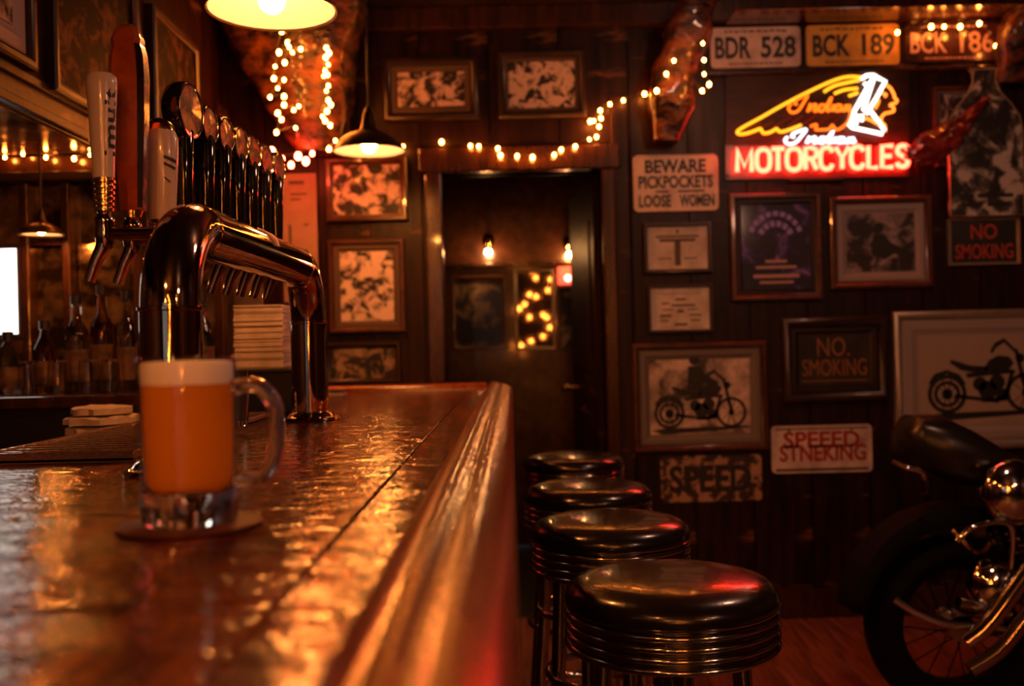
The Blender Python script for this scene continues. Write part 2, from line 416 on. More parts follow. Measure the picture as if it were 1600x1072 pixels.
# back room seen through the doorway
RY = 6.1
structure(MB().box(-1.3, 1.6, RY, RY + 0.1, 0, ZC).build('wall_back_room', M['frame_wood']))
structure(MB().box(-1.35, -1.25, WY + 0.12, RY, 0, ZC).build('wall_back_room_side', M['wall_wood']))
dl = thing('door_leaf', 'dark wooden door standing open inside the doorway', 'door', (DX1 - 0.01, WY + 0.13, 0), math.radians(94.8))
MB().box(0, 0.74, -0.02, 0.02, 0.01, DZ - 0.01).build('door_slab', M['wall_wood'], dl, bevel=0.004)
for zz in (0.2, 1.1):
    MB().box(0.10, 0.64, 0.018, 0.028, zz, zz + 0.7).build('door_panel', M['wall_wood'], dl, bevel=0.004)
hk = MB().cyl((0.68, 0.02, 1.0), (0.68, 0.06, 1.0), 0.008, 10).sphere((0.68, 0.07, 1.0), 0.022, 14, 8).build('door_knob', M['brass_y'], dl, True)
structure(MB().box(-1.25, 1.5, RY - 0.06, RY, P(760, 413, RY).z - 0.02, P(760, 413, RY).z + 0.004).build('trim_8', M['trim_wood'], bevel=0.004))

# soffit over the service side of the bar
SX = -1.21
SZ = P(0, 156, -SX * F / 800).z
sf = structure(MB().box(XL, SX, 0.1, WY - 0.05, SZ, ZC).build('soffit', M['wall_wood'], bevel=0.006))
for zz, d in ((SZ + 0.005, 0.02), (SZ + 0.08, 0.012)):
    MB().box(SX - 0.005, SX + d, 0.1, WY - 0.05, zz, zz + 0.025).build('moulding', M['wall_wood'], sf, bevel=0.004)
MB().box(XL, SX - 0.01, 0.1, 3.0, SZ - 0.004, SZ + 0.002).build('soffit_underside', M['mirror'], sf)  # mottled gold mirror finish stands in for lit golden patches

# ------------------------------------------------------------------ the bar
BZ, BY0, BY1, BX0 = 1.07, -1.2, 3.80, -0.84
bar = thing('bar_counter', 'long dark varnished wooden bar counter with rounded arm rail', 'bar counter', (0, 0, 0))
MB().box(BX0, -0.1625, BY0, BY1 - 0.06, BZ - 0.035, BZ).build('top_board', M['bar'], bar, bevel=0.002)
MB().box(-0.1600, -0.098, BY0, BY1 - 0.06, BZ - 0.035, BZ + 0.0003).build('border_board', M['bar2'], bar, bevel=0.002)
def rail_profile():
    pts = [(-0.100, -0.03), (-0.100, 0.004), (-0.095, 0.013), (-0.086, 0.021), (-0.075, 0.0255), (-0.066, 0.0255), (-0.058, 0.021), (-0.052, 0.0165),
           (-0.047, 0.0165), (-0.043, 0.019), (-0.038, 0.0185), (-0.030, 0.0145), (-0.015, 0.0075), (-0.004, 0.001), (0.0, -0.006), (0.0, -0.045), (-0.006, -0.055), (-0.03, -0.058)]
    return pts
prof = rail_profile()
def sweep(prof, y0, y1, n):
    m = MB(); vs = []; fs = []; c = len(prof)
    for k in range(n + 1):
        y = y0 + (y1 - y0) * k / n
        vs += [(a, y, BZ + b) for a, b in prof]
    for k in range(n):
        for j in range(c):
            j2 = (j + 1) % c
            fs.append((k * c + j, k * c + j2, (k + 1) * c + j2, (k + 1) * c + j))
    fs.append(tuple(range(c))); fs.append(tuple(n * c + j for j in range(c))[::-1])
    return m.add(vs, fs)
sweep(prof, BY0, BY1, 20).build('arm_rail', M['rail'], bar, True)
# the rail turns along the far end
m = MB(); vs = []; fs = []; c = len(prof)
for k, xx in enumerate((BX0, -0.10)):
    vs += [(xx, BY1 + a, BZ + b) for a, b in prof]
for j in range(c):
    j2 = (j + 1) % c; fs.append((j, j2, c + j2, c + j))
fs.append(tuple(range(c))); fs.append(tuple(c + j for j in range(c))[::-1])
m.add(vs, fs).build('end_rail', M['rail'], bar, True)
MB().box(BX0 + 0.1, -0.05, BY0, BY1 - 0.05, 0.0, BZ - 0.035).build('bar_body', M['frame_dark'], bar)
for i in range(8):
    y = BY0 + 0.06 + i * 0.61
    MB().box(-0.05, -0.036, y, y + 0.53, 0.14, 0.94).build('front_panel', M['trim_wood'], bar, bevel=0.005)
MB().box(BX0, BX0 + 0.1, BY0, BY1 - 0.06, BZ - 0.10, BZ - 0.035).build('service_edge', M['frame_dark'], bar)

# ------------------------------------------------------------------ beer tower
TX, TY0, TY1, TZ, TR, ER = -0.475, 1.39, 2.33, 1.422, 0.041, 0.123
tower = thing('beer_tower', 'polished arched metal beer tower standing on the bar', 'beer tower', (TX, 0, BZ))
def arc(y, sgn):
    return [(0, y + sgn * ER * (1 - math.cos(a)), TZ - BZ - ER + ER * math.sin(a)) for a in [PI / 2 * k / 14 for k in range(15)]]
MB().tube(arc(TY0, 1), TR, 40, cap=False).build('elbow', M['brass'], tower, True)
MB().tube(arc(TY1, -1), TR, 40, cap=False).build('elbow', M['brass'], tower, True)
MB().cyl((0, TY0 + ER, TZ - BZ), (0, TY1 - ER, TZ - BZ), TR, 40).build('cross_tube', M['brass'], tower, True)
for y in (TY0 + ER, TY1 - ER):
    MB().tube([(0, y - 0.003, TZ - BZ), (0, y + 0.003, TZ - BZ)], TR + 0.0012, 40).build('joint_ring', M['brass'], tower, True)
for y in (TY0, TY1):
    zt = TZ - BZ - ER
    MB().lathe([(TR + 0.0015, 0.02), (TR + 0.0015, zt - 0.004), (TR + 0.004, zt - 0.002), (TR + 0.004, zt + 0.002), (TR, zt + 0.003)], 40, Matrix.Translation((0, y, 0))).build('column', M['brass'], tower, True)
    MB().lathe([(0.0, 0.0), (0.067, 0.0), (0.069, 0.004), (0.066, 0.009), (0.056, 0.011), (0.052, 0.016), (0.047, 0.02), (TR, 0.022)], 40, Matrix.Translation((0, y, 0))).build('flange', M['brass'], tower, True)
# engraved crest on the cross tube
cr = MB()
for k in range(5):
    a0 = 0.15 + 0.13 * k
    pts = []
    for t in range(7):
        th = 1.25 - t * 0.17
        yy = 1.86 + (a0 - 0.4) * 0.13 * (1 - 0.06 * t * t / 4)
        pts.append(((TR + 0.0006) * math.cos(th), yy, TZ - BZ + (TR + 0.0006) * math.sin(th)))
    cr.tube(pts, 0.0018, 5)
cr.build('engraved_crest', M['plate_pink'], tower, True)

# ------------------------------------------------------------------ faucets with handles
TAPY = [1.53 + 0.0744 * k for k in range(10)]
TAPY = TAPY[:4] + [y + 0.012 for y in TAPY[4:]]
TAPX = [-.621, -.607, -.586, -.573, -.561, -.552, -.544, -.537, -.529, -.520]
TAP_LABELS = ['cream tapered tap handle nearest the end of the beer tower', 'tall amber resin tap handle between two cream ones',
              'cream paddle tap handle with slanted black marks', 'black tap handle with the largest round badge',
              'black tap handle with round badge right behind the largest badge', 'sixth tap handle along the beer tower, small badge',
              'seventh tap handle along the beer tower, small badge', 'eighth tap handle along the beer tower, small badge',
              'ninth tap handle along the beer tower, small badge', 'last tap handle at the far column of the tower']
def badge_mat(seed):
    m = photo('badge_print_sheen_%d' % seed, seed * 2.3, (0.03, 0.01, 0.012), (0.45, 0.07, 0.05), 40, 0.42, 0.6, mid=(0.16, 0.05, 0.05), coat=1.0)  # badge print whose red also stands in for reflected neon
    return m
for k in range(10):
    y, X = TAPY[k], TAPX[k]
    t = thing('beer_tap', TAP_LABELS[k], 'beer tap', (X, y, TZ), 0, 'row of beer taps on the tower')
    shank = (TX - TR + 0.004) - X
    MB().lathe([(0.010, 0), (0.010, shank - 0.012), (0.016, shank - 0.012), (0.018, shank - 0.002), (0.018, shank)], 16,
               Matrix.Rotation(PI / 2, 4, 'Y')).build('shank', M['brass'], t, True)
    MB().lathe([(0.001, -0.024), (0.010, -0.022), (0.0135, -0.012), (0.0155, 0.0), (0.0135, 0.014), (0.015, 0.018), (0.015, 0.024), (0.010, 0.03), (0.008, 0.045)], 18).build('faucet_body', M['brass'], t, True)
    MB().tube([(0, 0, -0.008), (-0.004, -0.001, -0.022), (-0.013, -0.003, -0.040), (-0.024, -0.004, -0.072)], [0.0125, 0.0115, 0.0095, 0.0085], 14).build('spout', M['brass'], t, True)
    # ferrule: stacked rings
    fz1 = {0: 0.086, 1: 0.045, 2: 0.04}.get(k, 0.05)
    pr = [(0.008, 0.03)]
    nst = 6
    for q in range(nst):
        z0 = 0.034 + (fz1 - 0.034) * q / nst; z1 = 0.034 + (fz1 - 0.034) * (q + 1) / nst
        r = 0.011 + 0.004 * q / nst
        pr += [(r, z0), (r + 0.0035, z0 + 0.15 * (z1 - z0)), (r + 0.0035, z0 + 0.6 * (z1 - z0)), (r, z0 + 0.75 * (z1 - z0)), (r, z1)]
    MB().lathe(pr, 18).build('ferrule', M['brass_y'], t, True)
    if k == 0:
        h = 0.160
        MB().lathe([(0.001, 0.0), (0.0165, 0.0), (0.0175, 0.03), (0.0205, 0.10), (0.0235, 0.145), (0.0225, 0.155), (0.018, h), (0.001, h)], 24,
                   Matrix.Translation((0, 0, fz1)), 1.0, 0.9).build('handle', M['white_handle'], t, True)
        o = text_mesh('lmuit', -0.052, 0.052, -0.010, 0.010, 0, M['ink'], t, 0.02)
        o.rotation_euler = Matrix(((0, 0.55, -0.83), (0, 0.83, 0.55), (1, 0, 0))).to_euler() if False else (0, 0, 0)
        # wrap the vertical lettering round the handle's side
        for v in o.data.vertices:
            s, c = v.co.x, v.co.z
            zz = fz1 + 0.085 + s
            rr = 0.0172 + (zz - fz1) / h * 0.0058 + (0.0006 if v.co.y < 0 else 0.0002)
            th = -0.62 - c / 0.020
            v.co = (rr * math.cos(th), rr * 0.9 * math.sin(th), zz)
    elif k == 1:
        h = 0.300
        m = MB(); rows = [(0.0, 0.020, 0.015), (0.05, 0.022, 0.016), (0.13, 0.026, 0.019), (0.21, 0.0285, 0.021), (0.245, 0.0265, 0.020), (0.262, 0.0225, 0.018), (0.275, 0.024, 0.017), (0.292, 0.018, 0.013), (h, 0.008, 0.006)]
        def section(a, b): return [(a, -b * .6), (a, b * .6), (a * .7, b), (-a * .7, b), (-a, b * .6), (-a, -b * .6), (-a * .7, -b), (a * .7, -b)]
        vs = []; fs = []
        for (z, a, b) in rows: vs += [(p[0], p[1], fz1 + z) for p in section(a, b)]
        for q in range(len(rows) - 1):
            for j in range(8):
                fs.append((q * 8 + j, q * 8 + (j + 1) % 8, (q + 1) * 8 + (j + 1) % 8, (q + 1) * 8 + j))
        fs.append(tuple(range(8))); fs.append(tuple((len(rows) - 1) * 8 + j for j in range(8)))
        MB().add(vs, fs).build('handle', M['amber'], t, True)
        vs = []; fs = []
        for (z, a, b) in rows[:6]: vs += [(a + 0.0010, -b * .58, fz1 + z + 0.004), (a + 0.0010, b * .58, fz1 + z + 0.004)]
        for q in range(5): fs.append((2 * q, 2 * q + 1, 2 * q + 3, 2 * q + 2))
        MB().add(vs, fs).build('badge_strip', badge_mat(3), t, True)
        vs = []; fs = []
        for (z, a, b) in rows[:6]: vs += [(a * .98 + 0.0008, -b * .66, fz1 + z + 0.004), (a * .74, -b * 1.03, fz1 + z + 0.004)]
        for q in range(5): fs.append((2 * q, 2 * q + 1, 2 * q + 3, 2 * q + 2))
        MB().add(vs, fs).build('edge_strip', M['chrome'], t, True)
    elif k == 2:
        h = 0.165
        m = MB(); vs = []; fs = []
        rows = [(0.0, 0.023, 0.013), (0.01, 0.0255, 0.016), (0.10, 0.031, 0.020), (0.135, 0.032, 0.021), (0.150, 0.026, 0.019)]
        for (z, a, b) in rows:
            vs += [(a * math.cos(2 * PI * j / 16) * (1.0 if True else 1), b * math.sin(2 * PI * j / 16), fz1 + z) for j in range(16)]
        for q in range(len(rows) - 1):
            for j in range(16): fs.append((q * 16 + j, q * 16 + (j + 1) % 16, (q + 1) * 16 + (j + 1) % 16, (q + 1) * 16 + j))
        fs.append(tuple(range(16))); fs.append(tuple((len(rows) - 1) * 16 + j for j in range(16)))
        m.add(vs, fs).build('handle', M['white_handle'], t, True)
        MB().lathe([(0.025, 0), (0.024, 0.008), (0.015, 0.019), (0.001, 0.023)], 20, Matrix.Translation((0, 0, fz1 + 0.149)), 1.05, 0.75).build('handle_cap', M['brass_y'], t, True)
        mk = MB()
        for (zz, hh, w0) in ((0.106, 0.006, 0.8), (0.094, 0.005, 0.7), (0.070, 0.003, 0.35)):
            for q in range(6):
                th0 = -1.15 + w0 * q / 6; th1 = th0 + w0 / 6
                def pp(th, z): return ((0.0312 + 0.0005) * math.cos(th), (0.0202 + 0.0005) * math.sin(th), fz1 + z)
                mk.add([pp(th0, zz - hh - 0.008 * q / 6), pp(th1, zz - hh - 0.008 * (q + 1) / 6), pp(th1, zz - 0.008 * (q + 1) / 6), pp(th0, zz - 0.008 * q / 6)], [(0, 1, 2, 3)])
        mk.build('printed_marks', M['ink'], t)
    else:
        big = (k == 3)
        R = 0.051 if big else 0.036
        zc = (1.662 if big else 1.655 - 0.003 * (k - 4)) - TZ
        MB().lathe([(0.001, 0), (0.013, 0.0), (0.0155, 0.03), (0.0165, 0.08), (0.019, zc - fz1 - R * 0.75), (0.014, zc - fz1 - R * 0.5)], 18,
                   Matrix.Translation((0, 0, fz1)), 1.15, 0.9).build('handle', M['black_gloss'], t, True)
        rot = Matrix.Translation((0, 0, zc)) @ Matrix.Rotation(math.radians(-8), 4, 'Z') @ Matrix.Rotation(PI / 2, 4, 'Y')
        th = 0.019 if big else 0.014
        MB().lathe([(0.001, -th), (R * .72, -th), (R * .92, -th * .6), (R, 0), (R, th * .7), (R * .97, th), (R * .90, th)], 32, rot).build('badge_drum', M['black_gloss'], t, True)
        MB().lathe([(R * .90, th), (R * .93, th + 0.0016), (R * .86, th + 0.002), (R * .84, th)], 32, rot).build('badge_rim', M['chrome'], t, True)
        MB().lathe([(0.0005, th + 0.0012), (R * .85, th + 0.0002)], 32, rot).build('badge_face', badge_mat(k + 5), t, True)

# ------------------------------------------------------------------ beer mug on its coaster
mp = P(298, 822, 0.962); MX, MY = mp.x, 0.962
co = MB().lathe([(0.0005, 0), (0.066, 0), (0.068, 0.0015), (0.068, 0.003), (0.066, 0.0042), (0.0005, 0.0042)], 48).build('coaster', M['coaster'], None, True, loc=(MX, MY, BZ + 0.0008))
tag(co, 'round dark leather coaster under the full beer mug', 'coaster')
mug = thing('beer_mug', 'full glass mug of hazy amber beer with thin foam', 'beer mug', (MX, MY, BZ + 0.0052))
MB().lathe([(0.0005, 0.001), (0.038, 0.001), (0.043, 0.0), (0.0448, 0.003), (0.0448, 0.033), (0.0448, 0.034), (0.0405, 0.034), (0.037, 0.0315), (0.028, 0.0285), (0.0005, 0.0275)], 48).build('thick_base', M['solid_glass'], mug, True)
MB().lathe([(0.0448, 0.033), (0.0455, 0.08), (0.0468, 0.152), (0.0466, 0.1575), (0.0455, 0.1590), (0.0450, 0.1575), (0.0448, 0.152), (0.0436, 0.08), (0.0426, 0.040)], 48).build('glass_wall', M['glass'], mug, True)
MB().lathe([(0.0005, 0.029), (0.027, 0.030), (0.0350, 0.033), (0.0390, 0.0375), (0.0402, 0.043), (0.0414, 0.08), (0.0426, 0.1325), (0.0005, 0.1325)], 48).build('beer', M['beer'], mug, True)
MB().lathe([(0.0005, 0.1330), (0.0427, 0.1330), (0.0434, 0.151), (0.041, 0.154), (0.03, 0.155), (0.0005, 0.1555)], 48).build('foam', M['foam'], mug, True)
hp = [(0.0435, 0, 0.128), (0.058, 0, 0.1305), (0.070, 0, 0.128), (0.080, 0, 0.118), (0.0845, 0, 0.104), (0.0845, 0, 0.082), (0.082, 0, 0.060), (0.074, 0, 0.046), (0.062, 0, 0.040), (0.0435, 0, 0.041)]
MB().tube(curve_pts(hp, 5), 0.0078, 16).build('handle', M['solid_glass'], mug, True)

# ------------------------------------------------------------------ drip tray, glass, napkins
TRX0, TRX1, TRY0, TRY1 = -0.832, -0.588, 1.54, 2.42
tray = thing('drip_tray', 'shallow metal drip tray along the service edge of the bar', 'drip tray', (TRX0, TRY0, BZ + 0.0006))
tw, tl = TRX1 - TRX0, TRY1 - TRY0
MB().box(0, tw, 0, tl, 0, 0.006).build('tray_floor', M['tray'], tray)
for (a, b, c, d) in ((0, tw, 0, 0.008), (0, tw, tl - 0.008, tl), (0, 0.008, 0.008, tl - 0.008), (tw - 0.008, tw, 0.008, tl - 0.008)):
    MB().box(a, b, c, d, 0, 0.017).build('tray_wall', M['tray'], tray, bevel=0.002)
for k in range(22):
    y = 0.02 + k * (tl - 0.04) / 21
    MB().box(0.009, tw - 0.009, y - 0.008, y + 0.008, 0.0095, 0.0140).build('grille_slat', M['tray'], tray, bevel=0.0015)
g = thing('tumbler', 'small fluted glass tumbler standing on the drip tray', 'glass', (P(386, 655, 2.02).x - 0.02, 2.02, BZ + 0.0152))
pr = [(0.0005, 0.0), (0.020, 0.0), (0.021, 0.004), (0.026, 0.11), (0.0265, 0.112), (0.0255, 0.112), (0.0248, 0.11), (0.020, 0.010), (0.0005, 0.009)]
mm = MB(); seg = 40; vs = []; fs = []
for k in range(seg):
    a = 2 * PI * k / seg; fl_ = 1.0 + (0.035 if k % 2 else -0.02)
    for q, (r, z) in enumerate(pr):
        rr = r * (fl_ if q in (2, 3) else 1); vs.append((rr * math.cos(a), rr * math.sin(a), z))
n = len(pr)
for k in range(seg):
    k2 = (k + 1) % seg
    for j in range(n - 1): fs.append((k * n + j, k2 * n + j, k2 * n + j + 1, k * n + j + 1))
mm.add(vs, fs).build('tumbler_glass', M['solid_glass'], g, True)

nc = P(416, 640, 2.62)
cad = thing('napkin_caddy', 'black plastic caddy box on the bar behind the tower', 'napkin caddy', (nc.x, 2.62, BZ + 0.0006))
MB().box(-0.075, 0.095, -0.065, 0.065, 0, 0.118).build('caddy_box', M['black'], cad, bevel=0.005)
MB().box(-0.079, 0.099, -0.069, 0.069, 0.108, 0.116).build('caddy_lip', M['black'], cad, bevel=0.002)
st = MB()
for k in range(40):
    j = [random.uniform(-0.0022, 0.0022) for _ in range(4)]
    st.box(-0.063 + j[0], 0.063 + j[1], -0.06 + j[2], 0.06 + j[3], k * 0.0041, k * 0.0041 + 0.0039)
o = st.build('napkin_stack', M['paper'], None, loc=(nc.x, 2.62, BZ + 0.1195))
tag(o, 'tall neat block of white paper napkins on the black caddy', 'napkins')

# crumpled bar cloths on the ledge behind the tray
ledge = structure(MB().box(-1.20, -0.86, 1.2, 2.98, 0.95, 0.985).build('trim_9', M['dull_black'], bevel=0.004))
CW = ['lowest folded bar cloth of the pile behind the drip tray', 'second folded bar cloth from the bottom of the pile', 'third folded bar cloth from the bottom of the pile',
      'fourth folded bar cloth from the bottom of the pile', 'second folded bar cloth from the top of the pile', 'topmost crumpled bar cloth of the pile behind the drip tray']
cp = P(160, 660, 2.32)
for k in range(6):
    m = MB(); vs = []; fs = []; ns, nr = 28, 5
    R = 0.082 - (0.016 if k == 5 else 0.004 * abs(k - 2))
    hh = 0.0205
    for lay in (0, 1):
        for r in range(nr + 1):
            for s in range(ns):
                a = 2 * PI * s / ns; rr = R * r / nr
                wob = mnoise.noise(Vector((math.cos(a) * 2.6 + k * 5, math.sin(a) * 2.6, r * 0.4)))
                rr *= 1 + 0.28 * wob
                z = (hh if lay else 0) * (1 - 0.22 * (r / nr) ** 4) + 0.005 * mnoise.noise(Vector((rr * 60 * math.cos(a) + k * 3, rr * 60 * math.sin(a), 0.3))) * (r / nr)
                if lay == 0: z = 0.0015 * (r / nr) ** 2
                vs.append((rr * math.cos(a) * 1.05, rr * math.sin(a), z))
    base = (nr + 1) * ns
    for lay in (0, 1):
        for r in range(nr):
            for s in range(ns):
                s2 = (s + 1) % ns; o_ = lay * base
                fs.append((o_ + r * ns + s, o_ + r * ns + s2, o_ + (r + 1) * ns + s2, o_ + (r + 1) * ns + s))
    for s in range(ns):
        s2 = (s + 1) % ns; fs.append((nr * ns + s, nr * ns + s2, base + nr * ns + s2, base + nr * ns + s))
    o = m.add(vs, fs).build('bar_cloth', M['napkin'], None, True, loc=(cp.x, 2.32, 0.9862 + k * 0.0222))
    o.rotation_euler.z = k * 1.1
    tag(o, CW[k], 'cloth', 'folded bar cloths piled behind the drip tray')
cb = thing('coaster_stack', 'small pale paper packet at the far end of the bar', 'packet', (P(523, 606, 3.45).x, 3.45, BZ + 0.0006))
MB().box(-0.045, 0.035, -0.05, 0.05, 0, 0.014).build('packet_body', M['napkin'], cb, bevel=0.003)
MB().box(-0.045, 0.036, -0.051, 0.051, 0.0145, 0.02).build('packet_lid', M['black'], cb, bevel=0.002)

# ------------------------------------------------------------------ bar stools
def make_stool():
    t = thing('bar_stool', '', 'bar stool', (0, 0, 0), 0, 'bar stools along the counter')
    zr = 0.728
    MB().lathe([(0.0005, zr + 0.066), (0.172, zr + 0.066), (0.1775, zr + 0.072), (0.1785, zr + 0.084), (0.174, zr + 0.096), (0.160, zr + 0.108), (0.13, zr + 0.1155), (0.08, zr + 0.1195), (0.0005, zr + 0.121)], 56).build('cushion', M['leather'], t, True)
    pr = [(0.0005, zr - 0.004), (0.160, zr - 0.004), (0.166, zr)]
    for q in range(4):
        z0 = zr + 0.001 + q * 0.0170
        pr += [(0.170, z0), (0.1765, z0 + 0.0025), (0.179, z0 + 0.0065), (0.179, z0 + 0.0085), (0.1765, z0 + 0.0125), (0.170, z0 + 0.015)]
    pr += [(0.172, zr + 0.069), (0.178, zr + 0.0705), (0.1790, zr + 0.0725), (0.176, zr + 0.074)]
    MB().lathe(pr, 56).build('seat_ring', M['chrome_d'], t, True)
    MB().cyl((0, 0, 0.50), (0, 0, zr - 0.003), 0.024, 20).build('swivel_post', M['chrome_d'], t, True)
    for k in range(4):
        a = k * PI / 2
        c, s = math.cos(a), math.sin(a)
        MB().tube([(0.115 * c, 0.115 * s, zr - 0.004), (0.125 * c, 0.125 * s, 0.5), (0.165 * c, 0.165 * s, 0.004)], 0.0165, 14).build('leg', M['chrome_d'], t, True)
    for z, r in ((0.50, 0.142), (0.26, 0.163)):
        MB().tube([(r * math.cos(2 * PI * k / 40), r * math.sin(2 * PI * k / 40), z) for k in range(40)], 0.010, 10, closed=True).build('foot_ring', M['chrome'], t, True)
    return t
stool = make_stool()
SL = ['nearest round black bar stool with ribbed chrome ring', 'second bar stool from the front, half behind the nearest one',
      'third bar stool from the front, beside the counter', 'farthest bar stool at the end of the counter']
for k, (x, y) in enumerate([(0.256, 1.672), (0.208, 2.232), (0.199, 2.773), (0.204, 3.50)]):
    s = stool if k == 0 else copy_tree(stool)
    s.location = (x, y, 0.0); s['label'] = SL[k]; s.rotation_euler.z = math.radians((0, 12, -8, 20)[k])

# ------------------------------------------------------------------ pendant lamps
def pendant(label, loc, rim=0.13, zc=ZC, name='pendant_lamp', group='pendant lamps over the bar', bulb='bulb', br=0.028):
    t = thing(name, label, 'lamp', loc, 0, group)
    s = rim / 0.13
    out = [(rim, 0.0), (rim + 0.003, -0.003), (rim + 0.004, 0.001), (0.126 * s, 0.014 * s), (0.112 * s, 0.034 * s), (0.088 * s, 0.054 * s), (0.058 * s, 0.068 * s), (0.036 * s, 0.075 * s)]
    MB().lathe(out, 48).build('lamp_shade', M['shade'], t, True)
    MB().lathe([(rim - 0.001, 0.0008), (0.123 * s, 0.013 * s), (0.109 * s, 0.032 * s), (0.085 * s, 0.051 * s), (0.056 * s, 0.064 * s), (0.0005, 0.070 * s)], 48).build('shade_lining', M['enamel'], t, True)
    MB().lathe([(0.036 * s, 0.0745 * s), (0.030 * s, 0.085 * s), (0.026 * s, 0.10 * s), (0.020 * s, 0.135 * s), (0.012 * s, 0.155 * s), (0.004, 0.165 * s)], 24).build('lamp_neck', M['shade'], t, True)
    MB().sphere((0, 0, 0.020 * s), br, 20, 10).build('light_bulb', M[bulb], t, True)
    MB().cyl((0, 0, 0.046 * s), (0, 0, 0.072 * s), 0.013 * s, 12).build('bulb_socket', M['brass_y'], t, True)
    MB().cyl((0, 0, 0.160 * s), (0, 0, zc - loc[2]), 0.0032, 8).build('cord', M['cord'], t, True)
    return t
pa = P(577, 236, 3.68); pb = P(425, 16, 2.06)
pendant('pendant lamp with lit cream lining hanging at the far end of the bar', pa)
pendant('largest pendant lamp hanging close above the beer tower', pb)
pendant('pendant lamp over the near end of the bar', (-0.50, -0.05, 1.95))
pendant('pendant lamp over the bar behind the photographer', (-0.50, -1.65, 1.95))
pendant('pendant lamp over the floor behind the photographer', (1.6, -1.0, 1.95))

def fill_globe_lamp(label, loc, r=0.085, strength=78.0):  # unseen lamps, added to bring more light onto the right wall
    t = thing('fill_globe_lamp', label, 'lamp', loc, 0, 'added globe lamps out of view')
    MB().sphere((0, 0, 0), r, 28, 14).build('glass_globe', emit('globe_glow', (1.0, 0.45, 0.28), strength), t, True)
    MB().lathe([(0.03, r * .92), (0.036, r * .98), (0.03, r + 0.03), (0.008, r + 0.05)], 20).build('globe_holder', M['brass_y'], t, True)
    MB().cyl((0, 0, r + 0.045), (0, 0, ZC - loc[2]), 0.006, 8).build('rod', M['brass_y'], t, True)
    return t
fill_globe_lamp('added unseen globe lamp that brightens the wall of pictures', (1.25, 2.25, 2.47))
fill_globe_lamp('added globe lamp behind the photographer for more room light', (2.1, -0.9, 2.36))

# ------------------------------------------------------------------ fairy lights
bulb_me = {}
def string_lights(name, label, px, Y, mat='fairy', sag=0.0, wire=True, r=0.0072, group=None, jitter=0.0):
    pts = [P(u, v, Y - random.uniform(0, jitter)) for u, v in px]
    c = pts[0].copy()
    t = thing(name, label, 'string lights', c, 0, group)
    if mat not in bulb_me:
        b = MB().sphere((0, 0, 0), 1.0, 10, 6); o = b.build('fairy_bulb', M[mat], None, True); bulb_me[mat] = o.data; bpy.data.objects.remove(o)
    for p in pts:
        o = bpy.data.objects.new('fairy_bulb', bulb_me[mat]); COL.objects.link(o); o.parent = t; o.location = p - c
        s = r * random.uniform(0.75, 1.2); o.scale = (s, s, s * 1.25)
    if wire:
        wp = [p - c + Vector((0, 0.006, r * 1.4)) for p in pts]
        MB().tube(curve_pts(wp, 5), 0.0022, 5).build('wire', M['wire'], t, True)
    return t
string_lights('fairy_lights', 'fairy lights sagging along the lintel of the doorway', [(630, 229), (690, 222), (735, 228), (748, 229), (778, 232), (782, 243), (808, 244), (832, 246), (866, 242), (877, 234), (899, 229), (921, 218), (932, 214)], WY - 0.06)
string_lights('fairy_lights', 'fairy lights climbing from the lintel to the panel post', [(936, 198), (939, 185), (922, 190), (928, 189), (938, 173), (953, 163), (974, 157), (1007, 147)], WY - 0.06)

# ------------------------------------------------------------------ rough-hewn brackets
def bracket(name, label, outline, Y0, depth, seed, sub=14):
    """Outline rows (v, u_left, u_right) at its front; a rough solid with depth."""
    m = MB(); vs = []; fs = []; nr = len(outline)
    rows = []
    for a in range(nr - 1):
        for q in range(6):
            t = q / 6; rows.append(tuple(outline[a][i] * (1 - t) + outline[a + 1][i] * t for i in range(3)))
    rows.append(outline[-1]); ns = 28
    c = P((outline[0][1] + outline[0][2]) / 2, outline[-1][0], Y0)
    for (v, ul, ur) in rows:
        pl = P(ul, v, Y0); pr_ = P(ur, v, Y0); hw = (pr_.x - pl.x) / 2; mid = (pl + pr_) / 2
        frac = (v - outline[0][0]) / (outline[-1][0] - outline[0][0])
        dp = depth * (1 - 0.55 * frac)
        for s in range(ns):
            a = 2 * PI * s / ns
            ca, sa = math.cos(a), math.sin(a)
            ex = abs(ca) ** 0.6 * (1 if ca > 0 else -1); ey = abs(sa) ** 0.6 * (1 if sa > 0 else -1)
            p = Vector((mid.x + hw * ex, WY - dp / 2 - 0.01 + dp / 2 * ey, mid.z))
            nn = mnoise.noise(p * 9 + Vector((seed, 0, 0))) + 0.6 * mnoise.noise(p * 22 + Vector((seed, 3, 0)))
            p += Vector((ca, sa, 0.3)) * nn * 0.022
            p.y = min(p.y, WY - 0.008)
            vs.append(p - c)
    for r in range(len(rows) - 1):
        for s in range(ns):
            s2 = (s + 1) % ns; fs.append((r * ns + s, r * ns + s2, (r + 1) * ns + s2, (r + 1) * ns + s))
    fs.append(tuple(range(ns))); fs.append(tuple((len(rows) - 1) * ns + s for s in range(ns)))
    o = m.add(vs, fs).build(name, M['rock'], None, True, loc=c)
    return tag(o, label, 'bracket', 'rough timber brackets under the ceiling')
bracket('timber_bracket', 'wide rough timber bracket wound with fairy lights, behind the lamps', [(8, 335, 565), (60, 352, 552), (120, 385, 545), (180, 420, 535), (226, 448, 528)], WY - 0.3, 0.42, 1.0)
bracket('timber_bracket', 'narrow rough timber bracket beside the white number plate', [(-4, 1058, 1122), (50, 1040, 1112), (110, 1022, 1094), (160, 1020, 1092), (212, 1030, 1070)], WY - 0.2, 0.26, 7.0)
bracket('timber_bracket', 'rough timber bracket beyond the dark number plate', [(10, 1592, 1650), (60, 1576, 1640), (118, 1582, 1635)], WY - 0.2, 0.24, 12.0)
BL = WY - 0.47
